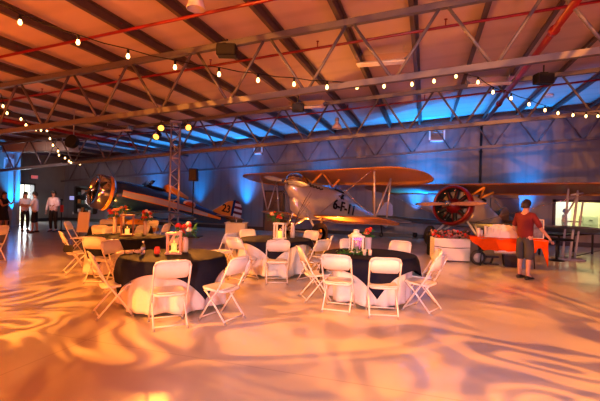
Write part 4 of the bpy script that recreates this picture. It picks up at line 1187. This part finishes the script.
# framed lit display shelf on the far wall
a = PY(80, 199, YF); b = PY(97, 199, YF); zt_ = PY(88, 187, YF).z; zb_ = PY(88, 213, YF).z
o = thing('display_case', ((a.x + b.x) / 2, YF - .2, zb_), 0, 'dark framed glass display case of small bright items on the far wall', 'display case')
W = b.x - a.x; Hh = zt_ - zb_
f_ = MB()
for sx in (-1, 1): f_.box((sx * W / 2, 0, Hh / 2), (.12, .34, Hh)); 
f_.box((0, 0, 0), (W, .34, .08)).box((0, 0, Hh), (W, .34, .08)).box((0, .16, Hh / 2), (W, .02, Hh)); f_.build('frame', M_frame, o)
for k in range(1, 3): MB().box((0, 0, Hh * k / 3), (W - .1, .3, .03)).build('shelf', M_dkwood, o)
rnd = random.Random(9)
cs = [mat('item_white', (.8, .8, .75), .5), mat('item_amber', (.7, .25, .05), .5), mat('item_teal', (.15, .3, .25), .5)]
for k in range(3):
    for i in range(4):
        w_ = rnd.uniform(.1, .18); h_ = rnd.uniform(.14, .3)
        it = MB().cham((0, 0, h_ / 2), (w_, .12, h_), .01).build('display_box', cs[(i + k) % 3])
        it.location = ((a.x + b.x) / 2 - W / 2 + .2 + i * (W - .3) / 3.6, YF - .24, zb_ + Hh * k / 3 + .045)
        tag(it, ['bright boxed item on the bottom shelf of the wall display case', 'bright boxed item on the middle shelf of the wall display case', 'bright boxed item on the top shelf of the wall display case'][k], 'box', ['boxes on the bottom display shelf', 'boxes on the middle display shelf', 'boxes on the top display shelf'][k])
# small wall screen
a = PY(73, 198, YF)
o = thing('wall_screen', (a.x, YF - .05, a.z), 0, 'small glowing lilac wall screen beside the display case', 'screen')
MB().cham((0, 0, 0), (.42, .06, .34), .01).build('bezel', M_frame, o); MB().box((0, -.035, 0), (.34, .008, .24)).build('display', M_screen, o)
a = PY(73.5, 213, YF)
o = thing('wall_switch', (a.x, YF - .03, a.z), 0, 'small white wall plate below the lilac screen', 'switch plate'); MB().cham((0, 0, 0), (.1, .02, .14), .004).build('plate', M_whitep, o); MB().box((0, -.014, 0), (.03, .01, .05)).build('rocker', M_grey, o)
# exit sign
a = P(22.5, 178, 20.0)
o = thing('exit_sign', (XL + .12, 16.9, 2.5), PI / 2, 'red glowing EXIT sign above the bright doorway', 'sign')
MB().cham((0, 0, 0), (.46, .07, .26), .01).build('box', M_frame, o); MB().box((0, .04, 0), (.42, .006, .22)).build('face', M_paper, o)
MB().box((0, -.04, 0), (.42, .006, .22)).build('face', M_paper, o)
text('EXIT', .19, Matrix.Translation((0, -.046, -.0)) @ Matrix.Rotation(PI / 2, 4, 'X'), M_exit, o, 'exit_letters', .003)
# black mic/rope stand
a = PZ(61, 231, 0)
o = thing('stanchion', (a.x, a.y, 0), 0, 'black floor stand between the pink-shirted man and the wall screen', 'stand')
MB().lathe([(.001, 0), (.2, 0), (.2, .02), (.05, .05), (.025, .08)], 16).build('base', M_blackm, o); MB().tube([(0, 0, .05), (0, 0, 1.3)], .025, 8).build('pole', M_blackm, o); MB().ball((0, 0, 1.35), .06, 10).build('knob', M_blackm, o)
MB().box((.02, 0, .98), (.12, .06, .3)).build('hung_cloth', M_rose, o)

# dark poster / display on far wall beyond the plane
a = PY(490, 215, YF); b = PY(518.5, 215, YF); z1 = PY(505, 198, YF).z; z0 = PY(505, 229, YF).z
o = thing('wall_mural', ((a.x + b.x) / 2, YF - .05, (z0 + z1) / 2), 0, 'large dark photograph panel on the far wall behind the orange table', 'picture')
MB().cham((0, 0, 0), (b.x - a.x, .06, z1 - z0), .01).build('panel', mat('mural_black', (.015, .015, .02), .4), o)
m = MB(); 
for (x, z, r_, l_) in ((-.15, .25, .05, .9), (.05, -.1, .07, .8), (.2, -.3, .05, .7)):
    m.tube([(x - .25, -.035, z + l_ / 3), (x + .25, -.035, z - l_ / 3)], r_, 6)
m.ball((.0, -.02, .15), .16, 10, sc=(1, .2, 1)).ball((.2, -.02, -.3), .2, 10, sc=(1, .2, 1)); m.build('pictured_machine', mat('mural_grey', (.16, .16, .18), .5), o)

# long black tables below the window
for q_, (px0, px1, py, d, lab) in enumerate(((548, 612, 236, 13.0, 'long low black table below the office window'),)):
    a = L((px0 - 300) / 400 * d, d); b = L((px1 - 300) / 400 * d, d + 1.2); c0 = (a + b) / 2; wv = b - a
    o = thing('black_table', (c0.x, c0.y, 0), math.atan2(wv.y, wv.x), lab, 'table'); W = wv.length
    MB().cham((0, 0, .70), (W, .75, .05), .01).build('tabletop', M_black, o)
    for sx in (-1, 1):
        for sy in (-1, 1): MB().box((sx * (W / 2 - .12), sy * .3, .34), (.05, .05, .68)).build('leg', M_blackm, o)
o = thing('round_side_table', L(258 / 400 * 12.0, 12.0), 0, 'small round black table just past the pointed end of the orange cloth', 'table')
MB().lathe([(.001, .62), (.42, .62), (.45, .64), (.42, .66), (.001, .66)], 28).build('tabletop', M_black, o); MB().tube([(0, 0, .02), (0, 0, .63)], .035, 10).build('pedestal', M_blackm, o)
MB().lathe([(.001, 0), (.22, 0), (.2, .02), (.03, .05)], 20).build('base', M_blackm, o)
# floor cable
pts = [PZ(556, 258, .012), PZ(570, 257, .012), PZ(582, 254.5, .012), PZ(593, 252, .012), PZ(603, 250, .012)]
tag(MB().tube(pts, .012, 6).build('floor_cable', M_black), 'thin black cable curving across the floor toward the black tables', 'cable')

# leaning struts / rotor mast machine in front of the window (ultralight frame)
def pt(px, py, d): return P(px, py - 4, d)
o = thing('aircraft_frame', L(270 / 400 * 12.2, 12.2), 0, 'grey skeleton of upright aircraft struts in front of the office window', 'aircraft frame')
b0 = o.location
def st(a, b, r, nm='strut', m=mat('grey_strut_paint', (.38, .38, .42), .4)): return MB().tube([a - b0, b - b0], r, 8).build(nm, m, o)
foot1 = L(264 / 400 * 12.2, 12.2, 0); foot2 = L(276 / 400 * 12.2, 12.2, 0)
st(pt(569, 185, 12.2), foot1, .03); st(pt(578, 194, 12.2), L(271 / 400 * 12.0, 12.0, 0), .035); st(pt(578, 200, 12.2), pt(562, 225, 12.0), .025); st(pt(583, 206, 12.2), foot2, .03)
st(pt(571, 199, 12.2), pt(583, 197, 12.2), .025, 'cross_piece'); st(pt(562, 225, 12.0), pt(582, 226, 12.3), .02, 'cross_piece')
MB().box((foot1 + foot2) / 2 - b0 + Vector((0, 0, .03)), (.8, .4, .05)).build('skid_base', M_grey, o)

# floor uplights (par cans)
UP = []
def uplight(p, aim, label, lens=M_amberlens, grp='floor uplights'):
    o = thing('floor_uplight', p, 0, label, 'uplight', grp)
    d = (Vector(aim) - Vector(p)).normalized(); T = Matrix.Translation((0, 0, .16)) @ d.to_track_quat('Z', 'Y').to_matrix().to_4x4()
    MB().lathe([(.001, -.1), (.08, -.09), (.1, 0), (.1, .12), (.09, .12), (.085, .06)], 16, T, False).build('housing', M_black, o)
    MB().lathe([(.001, .085), (.088, .08)], 16, T, False).build('lens', lens, o)
    MB().box((0, 0, .02), (.24, .16, .03)).tube([(-.11, 0, .02), (-.11, 0, .17)], .01, 6).tube([(.11, 0, .02), (.11, 0, .17)], .01, 6).build('stand', M_blackm, o)
    return Vector(p) + Vector((0, 0, .16)) + d * .16

# ------------------------------------------------------------------ people
def skin_mesh(verts, edges, radii, name, m, parent, sub=1):
    me = bpy.data.meshes.new(name); me.from_pydata([tuple(v) for v in verts], edges, [])
    ob = bpy.data.objects.new(name, me); C.objects.link(ob)
    md = ob.modifiers.new('s', 'SKIN'); md.use_smooth_shade = True
    sv = me.skin_vertices[0].data
    for i, r in enumerate(radii): sv[i].radius = r if isinstance(r, tuple) else (r, r); sv[i].use_root = (i == 0)
    ms = ob.modifiers.new('u', 'SUBSURF'); ms.levels = sub; ms.render_levels = sub
    bpy.context.view_layer.update()
    me2 = bpy.data.meshes.new_from_object(ob.evaluated_get(bpy.context.evaluated_depsgraph_get()))
    bpy.data.objects.remove(ob)
    me2.materials.clear(); me2.materials.append(m)
    me2.polygons.foreach_set('use_smooth', [True] * len(me2.polygons))
    o = bpy.data.objects.new(name, me2); C.objects.link(o); o.parent = parent
    return o
def person(p, rz, h, label, shirt, pants, sleeve='short', shorts=False, arms=None, stance=(.0, .0), hairlen=0, dress=False, shoes=True, lean=0.0, turn=0.0, seated=False):
    """faces +y; arms = ((elbow, wrist) left(-x), (elbow, wrist) right(+x)) in body units of metres at 1.75 m"""
    o = thing('person', p, rz, label, 'person')
    k = h / 1.75; o.scale = (k, k, k)
    if arms is None: arms = (((-.27, -.02, 1.13), (-.28, .06, .90)), ((.27, -.02, 1.13), (.28, .06, .90)))
    V = []; E = []; Rr = []
    def v(x, y, z, r, par=None):
        V.append(Vector((x, y, z))); Rr.append(r); i = len(V) - 1
        if par is not None: E.append((par, i))
        return i
    ln = lean
    if seated: 
        hipz = .50
    pel = v(0, 0, .96, (.15, .11)); w_ = v(0, .0 + ln * .1, 1.08, (.135, .10), pel); ch = v(0, ln * .5, 1.27, (.165, .115), w_); sh = v(0, ln * .8, 1.40, (.12, .09), ch)
    nk = v(0, ln, 1.50, .055, sh); hd0 = v(0, ln + .015, 1.56, (.062, .072), nk); hd1 = v(0, ln + .02, 1.63, (.078, .095), hd0); hd2 = v(0, ln + .01, 1.70, (.068, .08), hd1)
    legs = []
    for s, off in ((-1, stance[0]), (1, stance[1])):
        hp = v(s * .095, 0, .90, .092, pel); kn = v(s * .11, off * .5 + .015, .50, .06, hp); ca = v(s * .115, off * .8 - .01, .36, .055, kn); an = v(s * .12, off - .02, .09, .038, ca); ft = v(s * .13, off + .10, .035, (.042, .03), an); 
        legs.append((hp, kn, ca, an, ft))
    hands = []
    for s, (el, wr) in zip((-1, 1), arms):
        so = v(s * .175, ln * .8, 1.405, .055, sh); e_ = v(*el, .042, so); wp = Vector(wr); ep = Vector(el)
        f1 = v(*(ep + (wp - ep) * .35), .038, e_); wi = v(*wr, .027, f1)
        d = (wp - ep).normalized(); side = d.cross(Vector((0, 1, 0))); side = side.normalized() if side.length > .1 else Vector((1, 0, 0))
        pm = v(*(wp + d * .055), (.036, .022), wi); hands.append((wi, pm, wp, d, side, s))
    body = skin_mesh(V, E, Rr, 'body', M_skin, o)
    me = body.data
    # fingers and face detail are joined into the body mesh
    fm = MB()
    for wi, pm, wp, d, side, s in hands:
        nrm = d.cross(side)
        for j, (off, ln_) in enumerate(((-.027, .068), (-.009, .078), (.009, .074), (.026, .058))):
            b_ = wp + d * .075 + side * off
            fm.tube([b_, b_ + d * ln_ * .5 + nrm * .006, b_ + d * ln_ + nrm * .024], [.0095, .009, .0065], 6)
        tb = wp + d * .03 - side * .03
        fm.tube([tb, tb - side * .025 + d * .025, tb - side * .03 + d * .06 + nrm * .012], [.012, .011, .008], 6)
    hy = ln + .02
    fm.tube([(0, hy + .085, 1.655), (0, hy + .112, 1.615), (0, hy + .088, 1.605)], [.010, .015, .008], 6)
    for s in (-1, 1): fm.ball((s * .08, hy - .005, 1.63), .03, 8, sc=(.35, .7, 1.1))
    tmp = fm.build('tmp', M_skin)
    import bmesh
    bm = bmesh.new(); bm.from_mesh(me); bm.from_mesh(tmp.data); bm.to_mesh(me); bm.free(); bpy.data.objects.remove(tmp)
    me.polygons.foreach_set('use_smooth', [True] * len(me.polygons))
    for s in (-1, 1): MB().ball((s * .032, hy + .082, 1.645), .012, 8).build('eye', M_frame, o)
    MB().tube([(-.025, hy + .088, 1.575), (0, hy + .094, 1.572), (.025, hy + .088, 1.575)], .006, 6).build('mouth', mat('lips', (.4, .12, .1), .5), o)
    hb = MB(); rings = []
    for i in range(7):
        a = PI / 2 * i / 6 * 1.25; r = max(.001, math.sin(a)); 
        rings.append([Vector((.092 * r * math.cos(b2), hy - .012 + .108 * r * math.sin(b2) * (1 if math.sin(b2) < 0 else .93), 1.645 + .115 * math.cos(a) + (.0 if math.sin(b2) < .3 else .035 * (i / 6)) - (0 if math.sin(b2) > -.2 else (hairlen + .03) * (i / 6)))) for b2 in [2 * PI * j / 16 for j in range(16)]])
    hb.loft(rings, cap=False); hr = hb.build('hair', M_hair, o); solid(hr, .008)
    # shirt
    V2 = [V[pel] + Vector((0, 0, -.13)), V[w_], V[ch], V[sh], V[nk] + Vector((0, 0, -.005))]
    R2 = [(.20, .155), (.185, .142), (.195, .142), (.165, .125), .078]; E2 = [(0, 1), (1, 2), (2, 3), (3, 4)]
    for s, (el, wr) in zip((-1, 1), arms):
        a0 = Vector((s * .175, ln * .8, 1.405)); ep = Vector(el); wp = Vector(wr)
        i0 = len(V2); V2.append(a0); R2.append(.075); E2.append((3, i0))
        if sleeve == 'none': continue
        V2.append(a0 + (ep - a0) * .95 if sleeve == 'short' else ep); R2.append(.064 if sleeve == 'short' else .056); E2.append((i0, i0 + 1))
        if sleeve == 'long': V2.append(ep + (wp - ep) * .92); R2.append(.04); E2.append((i0 + 1, i0 + 2))
    skin_mesh(V2, E2, R2, 'dress_top' if dress else 'shirt', shirt, o)
    if dress:
        T = Matrix.Identity(4)
        MB().lathe([(.14, 1.1), (.16, .98), (.19, .85), (.22, .66), (.24, .52), (.225, .52)], 20, T, False, 1, .8).build('skirt', pants, o)
    else:
        V3 = [Vector((0, 0, 1.06))]; R3_ = [(.158, .12)]; E3 = []
        V3.append(Vector((0, 0, .93))); R3_.append((.175, .135)); E3.append((0, 1))
        for (hp, kn, ca, an, ft) in legs:
            i0 = len(V3); V3.append(V[hp]); R3_.append(.108); E3.append((1, i0))
            V3.append(V[kn] + Vector((0, 0, -.10 if shorts else 0))); R3_.append(.105 if shorts else .078); E3.append((i0, i0 + 1))
            if not shorts:
                V3.append(V[an] + Vector((0, 0, .0))); R3_.append(.06); E3.append((i0 + 1, i0 + 2))
        skin_mesh(V3, E3, R3_, 'shorts' if shorts else 'trousers', pants, o)
    for (hp, kn, ca, an, ft) in legs:
        a_ = V[an]; 
        rings = []
        for (y, w2, h2) in ((-.075, .03, .05), (-.05, .045, .075), (.02, .047, .08), (.09, .053, .06), (.16, .05, .045), (.195, .02, .025)):
            rings.append([Vector((a_.x + w2 * math.cos(t), a_.y + y, max(0, h2 / 2 + h2 / 2 * math.sin(t)))) for t in [2 * PI * j / 12 for j in range(12)]])
        MB().loft(rings).build('shoe', M_shoe, o)
    return o
def PL(px, py): return PZ(px, py, 0)
def face(lat, d): return ang(lat, d) - PI / 2
# man at the orange table: back to the viewer, right hand on the table
mp = L(226 / 400 * 8.95, 8.95)
person(mp, face(1, .5), 1.76, 'man in maroon t-shirt and grey shorts with a hand on the orange table', M_maroon, M_short, 'short', True,
       (((-.30, .04, 1.13), (-.30, .22, .95)), ((.29, .12, 1.12), (.33, .36, .90))), (.03, -.03))
# people at the doorway
q = PL(53, 231.5); person(q, face(-.1, -1), 1.74, 'man in pale pink shirt and black trousers standing nearest the wall screen', M_pink, M_bcloth, 'long', False,
       (((-.27, .02, 1.13), (-.14, .2, 1.12)), ((.28, .0, 1.13), (.30, .05, .88))), (0, 0))
q = PL(34.5, 232.5); person(q, face(-1, -.5), 1.68, 'man in lilac shirt and black shorts gesturing before the bright doorway', M_shirt, M_bcloth, 'short', True,
       (((-.24, .14, 1.15), (-.16, .36, 1.18)), ((.24, .14, 1.15), (.10, .38, 1.16))), (.08, -.06))
q = PL(24.5, 231); person(q, face(.9, -.5), 1.66, 'person with dark hair, pale shirt and black trousers next to the blue column', M_shirt, M_bcloth, 'short', False,
       (((-.25, .1, 1.14), (-.12, .3, 1.1)), ((.25, .1, 1.14), (.12, .3, 1.1))), (0, .04), .12)
q = PL(3, 232); person(q, face(1, -.2), 1.64, 'woman in a short dark dress with bare arms raised beside the blue column', M_bcloth, M_bcloth, 'none', False,
       (((-.22, .16, 1.2), (-.14, .34, 1.38)), ((.22, .18, 1.15), (.16, .40, 1.22))), (.05, -.05), .16, True)
# someone in the office
q = Vector((wx0 + .75, YF + 1.2, 0)); person(q, face(.6, -.6), 1.52, 'person in a white shirt inside the yellow office behind the window', M_paper, M_bcloth, 'long', False)

# ------------------------------------------------------------------ lights
AMB = (1.0, .30, .035)
def spot(name, loc, aim, power, size, col, blend=.5, radius=.08, gobo=None):
    ld = bpy.data.lights.new(name, 'SPOT'); ld.energy = power; ld.spot_size = R(size); ld.spot_blend = blend; ld.color = col; ld.shadow_soft_size = radius
    o = bpy.data.objects.new(name, ld); C.objects.link(o); o.location = loc
    o.rotation_euler = (Vector(aim) - Vector(loc)).to_track_quat('-Z', 'Y').to_euler()
    if gobo:
        ld.use_nodes = True; nt = ld.node_tree; em = nt.nodes['Emission']
        tc = nt.nodes.new('ShaderNodeTexCoord'); sep = nt.nodes.new('ShaderNodeSeparateXYZ')
        nt.links.new(tc.outputs['Normal'], sep.inputs[0])
        cb = nt.nodes.new('ShaderNodeCombineXYZ')
        for ax in (0, 1):
            dv = nt.nodes.new('ShaderNodeMath'); dv.operation = 'DIVIDE'
            nt.links.new(sep.outputs[ax], dv.inputs[0]); nt.links.new(sep.outputs[2], dv.inputs[1]); nt.links.new(dv.outputs[0], cb.inputs[ax])
        cb.inputs[2].default_value = gobo[1]
        w = nt.nodes.new('ShaderNodeTexNoise'); w.inputs['Scale'].default_value = gobo[0]; w.inputs['Detail'].default_value = .6
        w.inputs['Distortion'].default_value = 1.6
        nt.links.new(cb.outputs[0], w.inputs['Vector'])
        k1 = nt.nodes.new('ShaderNodeMath'); k1.operation = 'MULTIPLY'; k1.inputs[1].default_value = 44; nt.links.new(w.outputs['Fac'], k1.inputs[0])
        k2 = nt.nodes.new('ShaderNodeMath'); k2.operation = 'SINE'; nt.links.new(k1.outputs[0], k2.inputs[0])
        k3 = nt.nodes.new('ShaderNodeMapRange'); k3.inputs['From Min'].default_value = -1; nt.links.new(k2.outputs[0], k3.inputs['Value'])
        r = nt.nodes.new('ShaderNodeValToRGB'); r.color_ramp.interpolation = 'EASE'
        r.color_ramp.elements[0].position = .3; r.color_ramp.elements[0].color = (gobo[2],) * 3 + (1,)
        r.color_ramp.elements[1].position = .7; r.color_ramp.elements[1].color = (1, 1, 1, 1)
        nt.links.new(k3.outputs['Result'], r.inputs['Fac']); nt.links.new(r.outputs['Color'], em.inputs['Strength'])
    return o
# gobo floods on the tower, thrown toward the viewer, and on the near trusses
for i, ((a, dv), tgt, pw) in enumerate(zip(LH, ((-1.5, 7, 0), (-6, 7, 0), (4.5, 7, 0)), (3800, 3200, 4600))):
    spot('amber_gobo_lamp', a + (Vector(tgt) - a).normalized() * .16, tgt, pw, 76, AMB, .6, .12, (5.2, i * 3.1, .08))
spot('amber_gobo_lamp', (5.5, 1.2, 5.0), (3.5, 7.5, 0), 4300, 105, AMB, .6, .03, (3.0, 11, .08))
spot('amber_gobo_lamp', (-6.0, .6, 4.3), (-3.0, 6, 0), 3800, 105, (1, .31, .04), .6, .03, (3.0, 17, .08))
spot('warm_front_lamp', (.6, -4, 2.7), (.3, 6.8, .9), 2200, 56, (.97, .84, .92), .7, .25)
# amber wash on the roof
for (p, pw) in (((-5.5, 3.0, 1.6), 300),):
    pass
spot('roof_wash_lamp', (-11, 1.5, .5), (-9, 7, 4.6), 2300, 150, (1, .18, .015), .8, 1.0)
spot('roof_wash_lamp', (-2.5, -1.5, .5), (-3, 7, 5.0), 2000, 150, (1, .18, .02), .8, 1.0)
spot('roof_wash_lamp', (6, -.5, .5), (4, 8, 5.6), 1100, 150, (1, .10, .38), .8, 1.0)
# blue wall uplights
BL = (.0, .30, 1.0)
blues = [(195, .3), (243, 1.0), (322, .6), (416, 1.0), (436, .9), (528, .9), (150, .5)]
nm = ['behind the lighting tower', 'beside the striped rudder', 'behind the silver biplane nose', 'between the two biplanes', 'behind the red engine', 'behind the maroon-shirted man', 'behind the blue aeroplane']
M_bluelens = mat('blue_lamp_lens', (.1, .4, 1), .3, emit=(.05, .4, 1), estr=6)
for (px, w_), n_ in zip(blues, nm):
    q = PY(px, 200, YF - .45)
    e = uplight((q.x, YF - .45, 0), (q.x, YF - .2, 4), 'blue floor uplight washing the far wall ' + n_, M_bluelens, 'blue wall uplights')
    spot('blue_wall_lamp', e, (q.x, YF - .05, 3.2), 3200 * w_, 34, BL, 1.0, .03)
    spot('blue_roof_lamp', e, (q.x, YF - 1.5, 5.2), 2600 * max(.6, w_), 74, BL, 1.0, .03)
e = uplight((CX + .5, CY - .7, 0), (CX, CY, 3), 'blue floor uplight at the foot of the pale column', M_bluelens, 'blue wall uplights')
spot('blue_column_lamp', e, (CX, CY, 2.6), 2400, 60, BL, .8, .03)
# amber uplights under the planes
q = PZ(327, 246, 0)
e = uplight((q.x, q.y, 0), L(1.6, 13.5, 2.5), 'amber floor uplight glowing between the two lantern tables')
spot('amber_plane_lamp', e, L(1.9, 13.3, 2.5), 800, 85, (1, .33, .04), .7, .04)
q = L(.3, 15.4); e = uplight((q.x, q.y, 0), L(.4, 15.0, 2.5), 'amber floor uplight hidden under the silver biplane nose'); spot('amber_plane_lamp', e, L(.2, 14.8, 2.6), 600, 110, (1, .33, .04), .7, .04)
q = L(6.9, 13.2); e = uplight((q.x, q.y, 0), L(6.6, 13.9, 2.2), 'amber floor uplight under the radial-engine biplane'); spot('amber_plane_lamp', e, L(6.7, 14.2, 2.0), 800, 100, (1, .33, .04), .7, .04)
q = L(-7.0, 13.2); e = uplight((q.x, q.y, 0), L(-6.8, 14.3, 1.5), 'amber floor uplight in front of the blue aeroplane nose'); spot('amber_plane_lamp', e, L(-6.6, 14.5, 1.5), 400, 90, (1, .36, .05), .7, .04)
# office light and daylight door
def area(name, loc, aim, power, sx, sy, col):
    ld = bpy.data.lights.new(name, 'AREA'); ld.shape = 'RECTANGLE'; ld.size = sx; ld.size_y = sy; ld.energy = power; ld.color = col
    o = bpy.data.objects.new(name, ld); C.objects.link(o); o.location = loc; o.rotation_euler = (Vector(aim) - Vector(loc)).to_track_quat('-Z', 'Y').to_euler()
    return o
area('office_ceiling_light', (wx0 + 2, YF + 1.8, 2.95), (wx0 + 2, YF + 1.8, 0), 200, 2.5, 1.2, (1, .93, .6))
area('doorway_daylight', (XL - .5, 16.85, 1.3), (XL + 4, 16.0, .4), 110, 1.5, 2.0, (.9, .95, 1))
# added cool fill behind the viewer, tints the roof purple; no opening there
area('rear_purple_fill', (8, YB + .4, 2.4), (5, 8, 3.2), 230, 12, 4, (.62, .5, 1))

spot('side_fill', (-13.0, 9.5, 3.4), (-18.5, 18.5, .9), 600, 46, (1, .80, .70), .8, .2)  # added fill without a fixture, brightens the people and wall by the doorway
wd = bpy.data.worlds.new('w'); SC.world = wd; wd.use_nodes = True
wd.node_tree.nodes['Background'].inputs[0].default_value = (.25, .25, .4, 1); wd.node_tree.nodes['Background'].inputs[1].default_value = .3

# ------------------------------------------------------------------ camera
cd = bpy.data.cameras.new('camera'); cam = bpy.data.objects.new('camera', cd); C.objects.link(cam)
cd.sensor_width = 36; cd.lens = FPX * 36 / 600; cd.clip_start = .05; cd.clip_end = 200
Mx = Matrix((( R3.x, U3.x, -F3.x), (R3.y, U3.y, -F3.y), (R3.z, U3.z, -F3.z))).to_4x4(); Mx.translation = CAM
cam.matrix_world = Mx
SC.camera = cam
SC.view_settings.view_transform = 'Standard'; SC.view_settings.look = 'None'; SC.view_settings.gamma = 1; SC.view_settings.exposure = 0.0
SC.view_settings.use_curve_mapping = False
SC.cycles.use_denoising = True
SC.cycles.max_bounces = 6; SC.cycles.diffuse_bounces = 4; SC.cycles.glossy_bounces = 3; SC.cycles.transmission_bounces = 4
SC.cycles.sample_clamp_indirect = 6; SC.cycles.caustics_reflective = False; SC.cycles.caustics_refractive = False
